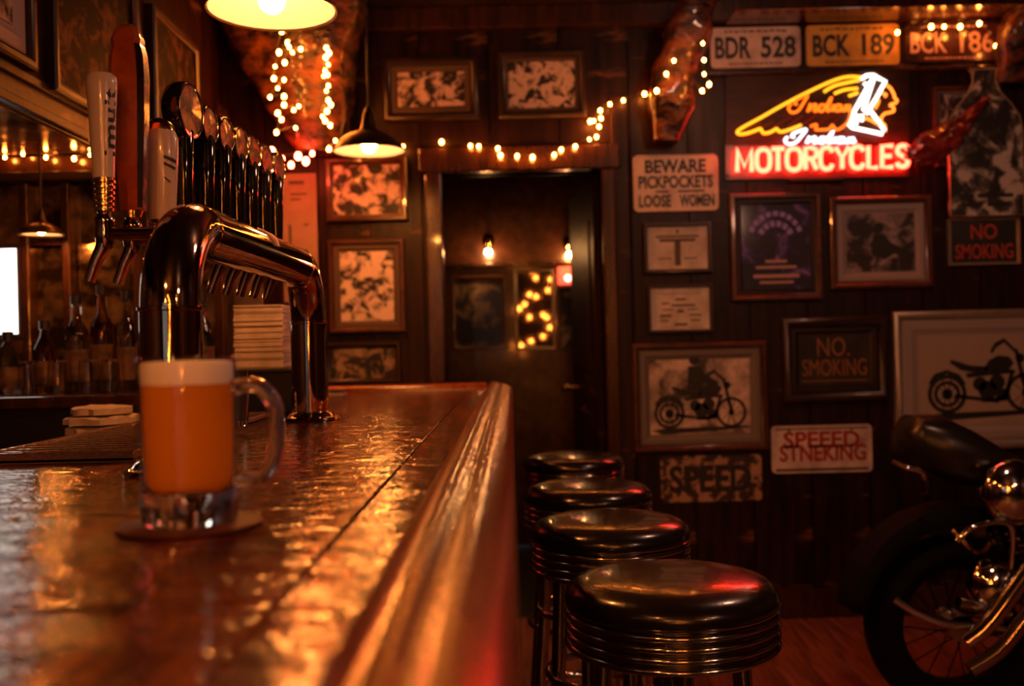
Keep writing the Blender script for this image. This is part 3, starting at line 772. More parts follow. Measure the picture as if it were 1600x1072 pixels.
string_lights('fairy_lights', 'dense fairy lights down one edge of the wide timber bracket', [(510, 75), (514, 83), (509, 90), (513, 101), (508, 110), (512, 117), (506, 119), (513, 134), (510, 142), (513, 157), (517, 164), (511, 174), (504, 182), (508, 189), (516, 196), (524, 220), (514, 233)], BL + 0.09, jitter=0.05)
string_lights('fairy_lights', 'tangle of fairy lights on the face of the wide timber bracket', [(470, 77), (457, 82), (436, 82), (445, 98), (450, 67), (452, 74), (440, 50), (430, 104), (428, 123), (444, 125), (434, 138), (422, 152), (444, 151), (444, 164), (459, 172), (467, 166), (434, 177), (440, 187), (432, 207), (462, 200)], BL, jitter=0.05)
string_lights('red_lights', 'red string lights glowing under the wide timber bracket', [(425, 236), (441, 248), (466, 244), (488, 240), (478, 252), (455, 258)], WY - 0.30, 'fairy_red', r=0.012)
string_lights('red_lights', 'hidden red bulbs added behind the wide timber bracket for red glow', [(540, 60), (537, 95), (531, 130), (525, 170), (516, 205)], WY - 0.07, 'fairy_red', r=0.012)  # unseen bulbs, added to throw a red glow past the bracket edge
string_lights('fairy_lights', 'fairy lights around the narrow timber bracket', [(1098, 68), (1100, 94), (1100, 116), (1108, 132), (1097, 142), (1053, 95), (1041, 116), (1026, 142)], WY - 0.30)
string_lights('fairy_lights', 'fairy lights strung over the dark number plate', [(1402, 51), (1455, 42), (1475, 42), (1500, 42), (1530, 37), (1556, 72), (1564, 96)], WY - 0.09)

# ------------------------------------------------------------------ framed pictures
def moulding(m, w, h, b, y0, y1):
    """Mitred frame: outer w x h, border b, raised profile from y0 (wall) to y1 (front)."""
    prof = [(0.0, y0), (0.0, y1 + 0.006), (b * 0.2, y1), (b * 0.6, y1), (b * 0.85, y1 + 0.008), (b, y1 + 0.010), (b, y0)]
    n = len(prof); vs = []; fs = []
    for (sx, sz) in ((-1, -1), (1, -1), (1, 1), (-1, 1)):
        for d, y in prof: vs.append((sx * (w / 2 - d), y, sz * (h / 2 - d)))
    for c in range(4):
        c2 = (c + 1) % 4
        for j in range(n - 1): fs.append((c * n + j, c2 * n + j, c2 * n + j + 1, c * n + j + 1))
    return m.add(vs, fs)

def picture(label, rect, border, pmat, fmat='frame_wood', mat=None, Y=WY, name='framed_picture', cat='picture', group=None, depth=0.03, tilt=0.0, rz=0, loc=None, photo_rect=None):
    u0, v0, u1, v1 = rect; k = Y / F
    c = loc if loc else P((u0 + u1) / 2, (v0 + v1) / 2, Y)
    w_, h_ = (u1 - u0) * k, (v1 - v0) * k; b = border * k
    t = thing(name, label, cat, c if loc else (c.x, Y - 0.0075, c.z), rz, group)
    t.rotation_euler.y = tilt
    moulding(MB(), w_, h_, b, 0.0, -depth).build('frame', M[fmat], t, True)
    MB().box(-w_ / 2 + b * .5, w_ / 2 - b * .5, -0.006, -0.001, -h_ / 2 + b * .5, h_ / 2 - b * .5).build('backing', M['black'], t)
    iw, ih = w_ - 2 * b, h_ - 2 * b
    y = -0.012
    if mat:
        mb, mm_ = mat[0] * k, mat[1]
        moulding(MB(), iw + 0.004, ih + 0.004, mb, -0.008, -0.016).build('mat_board', M[mm_], t)
        iw -= 2 * mb; ih -= 2 * mb; y = -0.0095
    MB().box(-iw / 2 - 0.002, iw / 2 + 0.002, y, y + 0.003, -ih / 2 - 0.002, ih / 2 + 0.002).build('photo', pmat, t)
    t['iw'] = iw; t['ih'] = ih; t['py'] = y
    return t

PEACH = (0.74, 0.58, 0.50)
picture('wood-framed photograph of a crowd, directly below the far lamp', (511, 248, 637, 347), 11, photo('print_a', 1, light=PEACH, scale=16))
picture('upright framed photograph with brown border, beside the doorway', (515, 375, 634, 520), 8, photo('print_b', 2, light=(0.78, 0.64, 0.55), scale=17, lo=.42, hi=.55), mat=(11, 'mat_brown'))
picture('low dark framed photograph just above the far end of the bar', (508, 534, 628, 600), 9, photo('print_c', 3, light=(0.36, 0.24, 0.15), scale=15, lo=.5, hi=.62), 'frame_dark')
picture('wide framed photograph with reddish border over the doorway', (600, 92, 748, 190), 12, photo('print_d', 5, light=(0.74, 0.56, 0.48), scale=19), 'frame_dark', mat=(11, 'mat_brown'))
picture('squarish framed photograph over the doorway near the fairy lights', (778, 82, 914, 186), 11, photo('print_e', 8, light=(0.74, 0.58, 0.46), scale=18, lo=.45, hi=.52), 'frame_dark', mat=(6, 'mat_brown'))
pp = picture('small certificate with a bright reflection, under the enamel sign', (1005, 349, 1110, 427), 6, M['paper'], 'frame_dark')
ink = MB()
def lines(t, rows, mat='ink', name='printed_lines'):
    m = MB(); iw, ih, y = t['iw'], t['ih'], t['py']
    for (x0, x1, z, hh) in rows: m.box(x0 * iw, x1 * iw, y - 0.0008, y, (z - hh / 2) * ih, (z + hh / 2) * ih)
    return m.build(name, M[mat], t)
lines(pp, [(-.36, .36, .27, .05), (-.30, .30, .18, .07), (-.05, .05, -.12, .6), (-.32, -.1, -.25, .03), (.1, .32, -.25, .03), (-.02, .02, .38, .10)], 'ink_faint')
pp = picture('small pale certificate with lines of script, second under the enamel sign', (1011, 445, 1112, 520), 5, M['paper'], 'frame_dark')
lines(pp, [(-.08, .10, .22, .05), (-.32, -.18, .13, .04), (-.15, .25, .08, .05), (-.30, -.10, -.02, .03), (.12, .30, -.02, .03), (-.05, .06, -.06, .07), (-.35, -.15, -.17, .06), (.15, .36, -.16, .04), (-.35, -.20, -.28, .04), (.18, .34, -.28, .04), (-.10, .12, -.38, .06)], 'ink_faint')
for zz in (.36, -.45): lines(pp, [(-.38, .38, zz, .012)], 'ink_faint', 'border_line')
pv = picture('dark framed poster with purple arched lettering below the neon sign', (1140, 303, 1281, 470), 10,
             photo('print_purple_sheen', 11, (0.012, 0.008, 0.03), (0.30, 0.16, 0.42), 10, .48, .66, mid=(0.05, 0.035, 0.22), coat=0.9), mat=(8, 'black'))  # bluish mid tone of the print holds painted daylight reflection
def arch_blobs(t):
    m = MB(); y = t['py'] - 0.0006; iw, ih = t['iw'], t['ih']
    for (r0, r1, n, a0, a1) in ((.36, .43, 9, 20, 160), (.22, .30, 6, 25, 155)):
        for q in range(n):
            aa = math.radians(a0 + (a1 - a0) * (q + .1) / n); ab = math.radians(a0 + (a1 - a0) * (q + .82) / n)
            m.add([(r * iw * math.cos(a), y, r * iw * math.sin(a) * 1.1 + ih * .05) for r, a in ((r0, aa), (r1, aa), (r1, ab), (r0, ab))], [(0, 1, 2, 3)])
    return m.build('arched_print', pbr('violet_print_sheen', (0.34, 0.26, 0.75), 0.5), t)  # violet print, brightened to stand in for bluish reflected light
arch_blobs(pv)
lines(pv, [(-.16, .16, -.17, .03), (-.30, .30, -.24, .03), (-.34, .34, -.345, .04), (-.25, .25, -.42, .028)], 'plate_pink')
ps = picture('framed photograph of a seated rider with wide silver border', (1294, 308, 1453, 451), 11, photo('print_f', 14, (0.02, 0.016, 0.018), (0.36, 0.28, 0.28), 13, .45, .62), mat=(16, 'mat_silver'))
def blob(m, t, pts, d=0.0006):
    y = t['py'] - d; m.add([(x * t['iw'], y, z * t['ih']) for x, z in pts], [tuple(range(len(pts)))])
def disc(m, t, cx, cz, r, n=18, r0=0.0, d=0.0006, asp=None):
    y = t['py'] - d; iw, ih = t['iw'], t['ih']; R = r * iw
    if r0 == 0:
        m.add([(cx * iw + R * math.cos(2 * PI * q / n), y, cz * ih + R * math.sin(2 * PI * q / n)) for q in range(n)], [tuple(range(n))])
    else:
        vs = []
        for q in range(n):
            a = 2 * PI * q / n
            vs += [(cx * iw + R * math.cos(a), y, cz * ih + R * math.sin(a)), (cx * iw + R * r0 * math.cos(a), y, cz * ih + R * r0 * math.sin(a))]
        m.add(vs, [(2 * q, 2 * ((q + 1) % n), 2 * ((q + 1) % n) + 1, 2 * q + 1) for q in range(n)])
m = MB(); disc(m, ps, -.02, .26, .075); blob(m, ps, [(-.10, .14), (.06, .14), (.14, .0), (.34, -.12), (.5, -.22), (.5, -.3), (.2, -.2), (.06, -.3), (-.14, -.22), (-.14, 0)])
m.build('rider_print', M['ink'], ps)

def bike_print(t, ox, oz, s, mat='ink', rider=False):
    m = MB()
    def S(pts): return [(ox + a * s, oz + b * s * t['iw'] / t['ih']) for a, b in pts]
    def D(a, b, r, r0=0.0): disc(m, t, ox + a * s, oz + b * s * t['iw'] / t['ih'], r * s, 26, r0)
    D(-.50, 0, .25, .78); D(-.50, 0, .17, .72); D(-.50, 0, .07); D(.50, 0, .25, .80); D(.50, 0, .05)
    for q in range(5):
        a = q * PI / 5
        for cx in (-.5, .5):
            blob(m, t, S([(cx - .2 * math.cos(a) - .008, -.2 * math.sin(a)), (cx - .2 * math.cos(a) + .008, -.2 * math.sin(a)), (cx + .2 * math.cos(a) + .008, .2 * math.sin(a)), (cx + .2 * math.cos(a) - .008, .2 * math.sin(a))]))
    blob(m, t, S([(-.74, .14), (-.66, .26), (-.50, .31), (-.34, .25), (-.25, .12), (-.29, .12), (-.36, .20), (-.50, .26), (-.64, .21), (-.70, .12)]))       # rear fender
    blob(m, t, S([(-.46, .40), (-.44, .44), (-.20, .36), (.02, .34), (.04, .28), (-.12, .26), (-.32, .30)]))          # seat
    blob(m, t, S([(-.04, .30), (.04, .42), (.16, .48), (.30, .46), (.36, .38), (.30, .30), (.12, .27)]))             # tank
    blob(m, t, S([(-.26, .26), (.34, .30), (.34, .25), (-.24, .20)]))
    D(.02, .04, .12); D(.14, .14, .10); D(-.08, .12, .09); D(.20, -.02, .08)
    blob(m, t, S([(-.40, .00), (.16, -.08), (.16, -.13), (-.42, -.05)]))                                           # pipes
    blob(m, t, S([(-.10, -.12), (.26, -.10), (.34, .20), (.38, .28), (.32, .30), (.22, -.02)]))
    blob(m, t, S([(.36, .56), (.41, .56), (.54, .00), (.48, .00)]))                                                # fork
    D(.44, .44, .06)
    blob(m, t, S([(.12, .64), (.24, .70), (.38, .56), (.36, .52), (.24, .64), (.14, .58), (.08, .50), (.06, .54)]))  # bars
    blob(m, t, S([(-.80, -.27), (-.55, -.24), (.70, -.22), (.85, -.25), (.3, -.29), (-.6, -.34)]))                 # shadow
    o = m.build('motorcycle_print', M[mat], t)
    if rider:
        m2 = MB(); disc(m2, t, ox - .08 * s, oz + .86 * s * t['iw'] / t['ih'], .085 * s)
        blob(m2, t, S([(-.18, .76), (.02, .76), (.10, .62), (.30, .50), (.30, .44), (.06, .48), (.02, .36), (-.20, .36)]), 0.0008)
        m2.build('rider_print', M['ink'], t)
    return o
pm = picture('wide-bordered framed photograph of a rider on a motorcycle', (988, 535, 1197, 704), 10, photo('print_moto', 21, (0.06, 0.042, 0.034), (0.74, 0.58, 0.49), 8, .36, .60), mat=(17, 'mat_grey'))
bike_print(pm, 0.0, -.22, .62, rider=True)
pg = picture('large champagne-framed photograph of a parked motorcycle', (1394, 484, 1690, 700), 13, M['sepia'], 'frame_silver', mat=(26, 'mat_silver'))
bike_print(pg, -.02, -.16, .56)

# signs under glass
def sign_text(t, rows, mat, bold=0.02):
    for (s, x0, x1, z0, z1) in rows: text_mesh(s, x0 * t['iw'], x1 * t['iw'], z0 * t['ih'], z1 * t['ih'], t['py'] - 0.0003, M[mat], t, bold)
pn = picture('dark deep-framed sign with faded amber NO SMOKING letters', (1220, 496, 1383, 626), 14, pbr('dark_sign_face', (0.012, 0.010, 0.007), 0.3, coat=0.6, col2=(0.05, 0.038, 0.018), nscale=6), 'frame_dark', mat=(13, 'frame_dark'), name='no_smoking_sign', cat='sign', depth=0.045)
sign_text(pn, [('NO.', -.24, .22, .06, .44), ('SMOKING', -.46, .46, -.34, 0.0)], 'no_amber', 0.0)
lines(pn, [(-.46, .46, -.44, .02)], 'no_amber')
pn2 = picture('black NO SMOKING sign with red letters in a narrow silver frame', (1478, 341, 1590, 415), 5, pbr('black_sign_face', (0.010, 0.013, 0.011), 0.2, coat=0.7), 'frame_silver', name='no_smoking_sign', cat='sign', depth=0.022)
sign_text(pn2, [('NO', -.20, .20, .06, .42), ('SMOKING', -.44, .44, -.42, -.06)], 'no_red', 0.01)

def plate(label, rect, mat, rows, lmat='ink', rim='plate_white', cat='number plate', name='number_plate', bold=0.03, Y=WY, y_off=-0.012, tilt=0.0, group=None, holes=True, rimm=True):
    u0, v0, u1, v1 = rect; k = Y / F
    c = P((u0 + u1) / 2, (v0 + v1) / 2, Y); w_, h_ = (u1 - u0) * k, (v1 - v0) * k
    t = thing(name, label, cat, (c.x, Y + y_off, c.z), 0, group); t.rotation_euler.y = tilt
    r = min(w_, h_) * 0.09; out = []
    for (sx, sz, a0) in ((1, 1, 0), (-1, 1, 90), (-1, -1, 180), (1, -1, 270)):
        for q in range(5):
            a = math.radians(a0 + 22.5 * q); out.append((sx * (w_ / 2 - r) + r * math.cos(a), sz * (h_ / 2 - r) + r * math.sin(a)))
    MB().prism(out, -0.002, 0.002).build('plate', M[mat], t)
    if rimm:
        m = MB(); m.tube([(x * .985, -0.002, z * .97) for x, z in out], 0.0035, 6, closed=True); m.build('raised_rim', M[rim], t, True)
    t['iw'] = w_; t['ih'] = h_; t['py'] = -0.002
    for (s, x0, x1, z0, z1) in rows: text_mesh(s, x0 * w_, x1 * w_, z0 * h_, z1 * h_, -0.0021, M[lmat], t, bold)
    if holes:
        for sx in (-.32, .30):
            MB().lathe([(0.0005, 0.002), (0.004, 0.0016), (0.0055, 0)], 10, Matrix.Translation((sx * w_, -0.0022, .40 * h_)) @ Matrix.Rotation(PI / 2, 4, 'X')).build('bolt', M['screw'], t, True)
    return t
PG = 'number plates on the ledge above the neon sign'
def tiny(t, mat, seed):
    random.seed(seed); rows = []
    x = -.34
    while x < .34:
        d = random.uniform(.02, .07); rows.append((x, x + d, .40 + random.uniform(-.01, .01), .05)); x += d + .018
    x = -.30
    while x < .30:
        d = random.uniform(.02, .05); rows.append((x, x + d, -.40, .04)); x += d + .012
    lines(t, rows, mat, 'small_print')
t = plate('white number plate reading BDR 528', (1109, 44, 1249, 107), 'plate_white', [('BDR', -.45, -.05, -.27, .27), ('528', .06, .45, -.27, .27)], group=PG); tiny(t, 'ink_faint', 3)
t = plate('yellow number plate reading BCK 189', (1258, 40, 1403, 104), 'plate_yellow', [('BCK', -.43, -.03, -.27, .27), ('189', .10, .45, -.27, .27)], rim='plate_yellow', group=PG); tiny(t, 'ink_faint', 4)
t = plate('dark number plate reading BCK 186 in pale letters', (1413, 37, 1559, 98), 'plate_dark', [('BCK', -.45, -.06, -.27, .27), ('186', .08, .44, -.27, .27)], 'plate_pink', 'plate_dark', group=PG, bold=0.012); tiny(t, 'plate_pink', 5)
t = plate('cream enamel sign reading BEWARE PICKPOCKETS LOOSE WOMEN', (989, 243, 1121, 331), 'tin', [('BEWARE', -.36, .36, .18, .42), ('PICKPOCKETS', -.44, .44, -.09, .14), ('LOOSE', -.44, -.06, -.42, -.20), ('WOMEN', .04, .45, -.42, -.20)], cat='sign', name='enamel_sign', bold=0.035, tilt=0.0, rim='tin')
lines(t, [(-.24, -.08, -.145, .035), (.02, .34, -.145, .035)], 'ink', 'divider')
t = plate('rust-blotched tin plate with broken black SPEED letters', (1032, 711, 1189, 783), 'rust', [('SPEED', -.42, .40, -.30, .30)], name='tin_sign', cat='sign', bold=0.035, rim='rust', rimm=False)
t = plate('white tin plate with overprinted red SPEED letters', (1204, 664, 1361, 738), 'plate_white', [('SPEEED', -.38, .38, .02, .38), ('STNEKING', -.42, .44, -.26, .10)], 'red_ink', name='tin_sign', cat='sign', bold=0.03, rim='plate_white')
lines(t, [(-.46, .46, .43, .03)], 'ink', 'border_line'); lines(t, [(-.46, .46, -.43, .05)], 'ink', 'border_line')

# bottle-shouldered tin poster, crumpled red ribbon, reddish framed picture behind it
picture('framed picture with red rim half hidden by the ribbon', (1456, 137, 1560, 262), 7, photo('print_g', 31, (0.03, 0.012, 0.012), (0.5, 0.34, 0.30), 12, .45, .55), mat=(5, 'mat_grey'))
k = WY / F; c = P(1532, 340, WY)
t = thing('bottle_poster', 'bottle-shaped tin poster with black and white print', 'poster', (c.x, WY - 0.062, c.z))
half = [(57, 0), (57, 130), (53, 152), (40, 172), (24, 190), (18, 206), (18, 222), (22, 226)]
out = [(a * k, b * k) for a, b in half] + [(-a * k, b * k) for a, b in half[::-1]]
MB().prism(out, -0.004, 0.018).build('poster_board', photo('print_bottle', 41, (0.012, 0.010, 0.009), (0.60, 0.53, 0.46), 11, .44, .58, mid=(0.12, 0.10, 0.08), coat=0.5), t)
m = MB().tube([(x, -0.004, z) for x, z in out], 0.0035, 6, closed=True); m.build('rim', M['frame_silver'], t, True)
m = MB()
for (zz, xs) in ((28, [(-44, -20), (-14, 10), (16, 40)]), (14, [(-40, -8), (0, 36)])):
    for a, b in xs: m.box(a * k, b * k, -0.0052, -0.004, zz * k, (zz + 6) * k)
m.build('printed_lines', M['ink'], t)
pts = [P(u, v, WY - 0.10) for u, v in [(1430, 262), (1455, 258), (1480, 244), (1502, 222), (1520, 196), (1534, 172), (1548, 154)]]
wd = [0.06, 0.13, 0.15, 0.12, 0.07, 0.04, 0.02]
cp_ = curve_pts(pts, 5); m = MB(); vs = []; fs = []; c = pts[0]; nn = 8
for i, p in enumerate(cp_):
    f_ = i / (len(cp_) - 1) * (len(wd) - 1); a = int(min(f_, len(wd) - 2)); w_ = wd[a] * (1 - f_ + a) + wd[a + 1] * (f_ - a)
    d = Vector((-0.75, 0, 0.66))
    for q in range(nn):
        s = q / (nn - 1)
        z = 0.035 * mnoise.noise(Vector((i * .5, q * .9, 2)))
        vs.append(p - c + d * (s * w_) + Vector((0, -0.02 * math.sin(PI * s) + z, 0.01 * mnoise.noise(Vector((i * .8, q, 7))))))
for i in range(len(cp_) - 1):
    for q in range(nn - 1): fs.append((i * nn + q, i * nn + q + 1, (i + 1) * nn + q + 1, (i + 1) * nn + q))
o = m.add(vs, fs).build('ribbon', M['red_cloth'], None, True, loc=c)
sm = o.modifiers.new('thickness', 'SOLIDIFY'); sm.thickness = 0.006
tag(o, 'crumpled red foil ribbon curling between neon sign and bottle poster', 'ribbon')

# ------------------------------------------------------------------ neon sign
NY = WY - 0.012
def N(x, y): return P(1120 + x / 5.0, 100 + y / 5.0, NY)       # traced on the face of the sign
c = N(760, 905)
ns = thing('neon_sign', 'glowing neon sign with feathered headdress profile over red MOTORCYCLES', 'neon sign', c)
def quad(a, b, y0, y1):
    return MB().add([Vector((p.x - c.x, yy, p.z - c.z)) for yy in (y0, y1) for p in (N(a[0], a[1]), N(b[0], a[1] - 10), N(b[0], b[1] - 25), N(a[0], b[1]))],
                    [(0, 1, 2, 3), (7, 6, 5, 4), (0, 4, 5, 1), (1, 5, 6, 2), (2, 6, 7, 3), (3, 7, 4, 0)])
quad((65, 40), (1500, 640), -0.006, 0.006).build('upper_board', M['sign_back_d'], ns)
quad((65, 640), (1500, 905), -0.010, 0.006).build('lower_board', M['sign_back'], ns)
def neon(name, strokes, mat, r, off=0.032, smooth=True, n=5):
    m = MB()
    for st_ in strokes:
        p3 = [N(x, y) - c + Vector((0, -off, 0)) for x, y in st_]
        for p in p3: p.y = -off
        m.tube(curve_pts(p3, n) if smooth and len(p3) > 2 else p3, r, 10)
    return m.build(name, M[mat], ns, True)
# red capitals
def L(ch, x0, x1, y0, y1):
    w_, h_ = x1 - x0, y1 - y0
    def q(pts): return [(x0 + a * w_, y0 + b * h_) for a, b in pts]
    ell = [(.5 + .5 * math.sin(2 * PI * t / 20), .5 - .5 * math.cos(2 * PI * t / 20)) for t in range(21)]
    def sq(e): return [(.5 + (a - .5) * 1.0, max(0, min(1, .5 + (b - .5) * 1.0))) for a, b in e]
    return {'M': [q([(0, 1), (.03, 0), (.5, .78), (.97, 0), (1, 1)])],
            'O': [q([(.5, 0), (.85, .08), (1, .3), (1, .7), (.85, .92), (.5, 1), (.15, .92), (0, .7), (0, .3), (.15, .08), (.5, 0)])],
            'T': [q([(0, 0), (1, 0)]), q([(.5, 0), (.5, 1)])],
            'R': [q([(0, 1), (0, 0), (.6, 0), (.95, .1), (.98, .36), (.7, .5), (0.05, .5)]), q([(.55, .52), (1, 1)])],
            'C': [q([(1, .22), (.85, .05), (.5, 0), (.15, .08), (0, .3), (0, .7), (.15, .92), (.5, 1), (.85, .95), (1, .78)])],
            'Y': [q([(0, 0), (.5, .5), (1, 0)]), q([(.5, .5), (.5, 1)])],
            'L': [q([(0, 0), (0, 1), (1, 1)])],
            'E': [q([(1, 0), (0, 0), (0, 1), (1, 1)]), q([(0, .48), (.85, .48)])],
            'S': [q([(1, .2), (.85, .05), (.5, 0), (.12, .08), (.03, .25), (.2, .42), (.75, .56), (.98, .75), (.88, .93), (.5, 1), (.12, .95), (0, .8)])]}[ch]
SMOOTH = 'OCS'
xs = [(145, 258), (298, 398), (415, 508), (532, 638), (675, 762), (792, 882), (908, 1010), (1030, 1122), (1162, 1232), (1268, 1350), (1385, 1468)]
for ch, (a, b) in zip('MOTORCYCLES', xs):
    f_ = (a - 130) / 1350
    neon('neon_letter', L(ch, a, b, 682 - 35 * f_, 852 - 42 * f_), 'neon_red', 0.0102, 0.034, ch in SMOOTH)
neon('headdress_tube', [[(1105, 118), (1000, 116), (880, 150), (700, 232), (500, 335), (330, 432), (200, 502), (147, 540), (165, 560), (230, 552), (328, 516)],
                        [(328, 516), (350, 552), (400, 546), (452, 516)], [(452, 516), (482, 542), (560, 522), (642, 490)],
                        [(820, 232), (900, 186), (1040, 152), (1095, 142)], [(900, 246), (980, 216), (1080, 206)], [(1012, 264), (1080, 240)]], 'neon_yellow', 0.0066)
neon('feather_tube', [[(715, 500), (760, 486), (752, 526)], [(752, 526), (850, 522), (884, 488)], [(884, 488), (922, 526), (1000, 470), (1030, 380)]], 'neon_orange', 0.0056)
neon('unlit_tube', [[(330, 505), (430, 462)], [(430, 500), (560, 430)], [(540, 500), (650, 420)], [(650, 490), (760, 410)], [(780, 480), (860, 420)], [(200, 535), (330, 470)], [(880, 480), (950, 420)]], 'neon_dim', 0.004)
neon('headband_tube', [[(1108, 132), (1150, 106), (1200, 102), (1240, 126), (1295, 150), (1225, 280), (1150, 400), (1125, 372), (1165, 250), (1200, 142)],
                       [(1190, 142), (1120, 262), (1060, 370), (1015, 495), (1040, 510), (1160, 535), (1270, 560), (1290, 530), (1235, 455), (1180, 380)],
                       [(1130, 162), (1170, 205), (1090, 330), (1070, 352)], [(1066, 488), (1072, 412), (1116, 412), (1110, 460)]], 'neon_white', 0.0084, smooth=False)
neon('face_tube', [[(1290, 176), (1330, 200), (1360, 250), (1366, 276), (1385, 300), (1372, 320), (1345, 326), (1332, 338), (1356, 352), (1360, 380), (1330, 392), (1290, 402), (1266, 430), (1266, 470), (1290, 492), (1294, 540)],
                   [(1272, 244), (1300, 254), (1290, 270)], [(1100, 452), (1150, 440), (1200, 462), (1250, 490)], [(1234, 282), (1242, 312), (1216, 360)]], 'neon_face', 0.0060)
SCR = [[(562, 330), (545, 350), (545, 375), (570, 395), (615, 382), (655, 325), (690, 262), (650, 272), (600, 300), (590, 325), (610, 330)], [(690, 388), (712, 328), (700, 378), (738, 334), (756, 342), (742, 384), (772, 374)],
       [(832, 342), (795, 336), (775, 370), (800, 386), (832, 350), (876, 274), (842, 378), (866, 374)], [(894, 334), (878, 374), (898, 374)], [(952, 340), (918, 338), (905, 374), (930, 381), (956, 344), (946, 380), (970, 370)],
       [(988, 334), (976, 386), (1002, 344), (1018, 346), (1006, 380), (1032, 370)]]
neon('script_tube', SCR, 'neon_orange', 0.0060, 0.036)
neon('script_tube', [[(512 + (x - 542) * 1.12, 528 + (y - 262) * 0.84) for x, y in s] for s in SCR], 'neon_cool', 0.0062, 0.040)
for (x, y) in ((80, 60), (1480, 50), (80, 880), (1480, 850)):
    p = N(x, y) - c
    MB().cyl((p.x, -0.03, p.z), (p.x, -0.008, p.z), 0.006, 10).build('tube_support', M['black'], ns, True)
tf = MB().box(-0.12, 0.12, -0.035, -0.011, -0.012, 0.004).build('transformer_box', M['black'], ns, bevel=0.003)

# ------------------------------------------------------------------ pinned poster, soffit pictures
c = P(470, 372, WY); k = WY / F
t = thing('paper_poster', 'tall pinned paper poster tinted red by the string lights', 'poster', (c.x, WY - 0.010, c.z))
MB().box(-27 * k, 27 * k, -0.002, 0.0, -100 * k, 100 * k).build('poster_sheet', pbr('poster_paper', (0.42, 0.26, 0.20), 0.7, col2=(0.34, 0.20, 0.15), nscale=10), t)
m = MB()
for (a, b, z, hh) in ((-16, 8, 86, 6), (-14, 12, 68, 3), (-14, 2, 60, 3), (-18, -13, -10, 60), (6, 14, 20, 3), (4, 12, -20, 3), (-6, 10, -40, 3)): m.box(a * k, b * k, -0.0028, -0.002, (z - hh / 2) * k, (z + hh / 2) * k)
m.build('printed_lines', M['ink_faint'], t)
def soffit_pic(label, ya, yb, za, zb, pm_, mat=None, b=0.035):
    kk = WY / F
    return picture(label, (0, 0, (yb - ya) / kk, (zb - za) / kk), b / kk, pm_, 'frame_dark', mat, loc=Vector((SX + 0.001, (ya + yb) / 2, (za + zb) / 2)), rz=PI / 2)
zb0 = 1.955
soffit_pic('framed photograph with pale border on the soffit, nearest the camera', 2.02, 2.52, zb0, zb0 + 0.55, photo('print_h', 51, light=(0.5, 0.38, 0.30), scale=9, coat=0.0, spec=0.1), (22, 'mat_silver'), 0.03)
soffit_pic('dark framed photograph on the soffit behind the tall tap handles', 2.62, 3.22, zb0 - 0.02, zb0 + 0.5, photo('print_i', 52, (0.01, 0.007, 0.006), (0.16, 0.07, 0.035), 16, .5, .62, coat=0.0, spec=0.06), None, 0.03)
soffit_pic('dark framed photograph at the far end of the soffit', 3.36, 3.86, zb0 - 0.02, zb0 + 0.46, photo('print_j', 53, (0.01, 0.007, 0.006), (0.10, 0.045, 0.022), 16, .5, .62, coat=0.0, spec=0.06), None, 0.03)

# ------------------------------------------------------------------ back bar cabinet behind the taps
CY = 3.0
cx0, cx1 = XL + 0.005, -0.85
ctz = P(100, 612, CY).z
cab = thing('back_bar_cabinet', 'wooden back bar with blotchy antique mirror panels and posts', 'cabinet', ((cx0 + cx1) / 2, CY, 0))
ox = (cx0 + cx1) / 2
MB().box(cx0 - ox, cx1 - ox, -0.30, 0.42, 0.0, ctz - 0.035).build('base', M['black'], cab)
MB().box(cx0 - ox, cx1 - ox + 0.01, -0.32, 0.42, ctz - 0.034, ctz).build('counter', M['trim_wood'], cab, bevel=0.005)
MB().box(cx0 - ox, cx1 - ox, 0.06, 0.42, ctz, SZ - 0.006).build('carcass', M['frame_dark'], cab)
hz0, hz1 = P(100, 284, CY).z, P(100, 268, CY).z
MB().box(cx0 - ox, cx1 - ox + 0.005, -0.02, 0.06, hz0, hz0 + 0.03).build('header_rail', M['frame_dark'], cab, bevel=0.004)
MB().box(cx0 - ox, cx1 - ox + 0.005, 0.0, 0.06, hz0 + 0.03, SZ - 0.006).build('frieze', M['trim_wood'], cab, bevel=0.003)
posts = [(33, 48), (98, 112), (208, 236), (334, 350)]
for a, b in posts:
    MB().box(P(a, 400, CY).x - ox, P(b, 400, CY).x - ox, -0.01, 0.06, ctz, hz0).build('post', M['trim_wood'], cab, bevel=0.006)
edges = [cx0] + [P(q, 400, CY).x for ab in posts for q in ab]
for a, b in ((edges[0], edges[1]), (edges[2], edges[3]), (edges[4], edges[5]), (edges[6], edges[7])):
    MB().box(a - ox + 0.001, b - ox - 0.001, 0.035, 0.06, ctz + 0.002, hz0 - 0.001).build('mirror_panel', M['mirror'], cab)
sr = P(70, 378, CY).z
MB().box(P(48, 400, CY).x - ox, P(98, 400, CY).x - ox, -0.0, 0.034, sr - 0.012, sr + 0.004).build('shelf_rail', M['trim_wood'], cab, bevel=0.003)
wa, wb_ = P(-60, 391, CY), P(32, 522, CY)
wn = structure(MB().box(wa.x - 0.02, wb_.x + 0.012, CY - 0.012, CY + 0.033, wb_.z - 0.014, wa.z + 0.014).build('window_2', M['frame_dark']))
MB().box(wa.x, wb_.x, CY - 0.016, CY - 0.0125, wb_.z, wa.z).build('pane', M['daylight'], wn)
lp = P(65, 366, CY - 0.14)
pendant('small amber lamp hanging before the back bar mirror', lp, 0.058, SZ - 0.004, 'hanging_lamp', 'lamps over the back bar', br=0.011)
string_lights('fairy_lights', 'fairy lights in a row along the top of the back bar', [(8, 246), (36, 241), (72, 246), (116, 248), (141, 242), (190, 242), (236, 246), (280, 244), (326, 250)], CY - 0.03, r=0.0062)
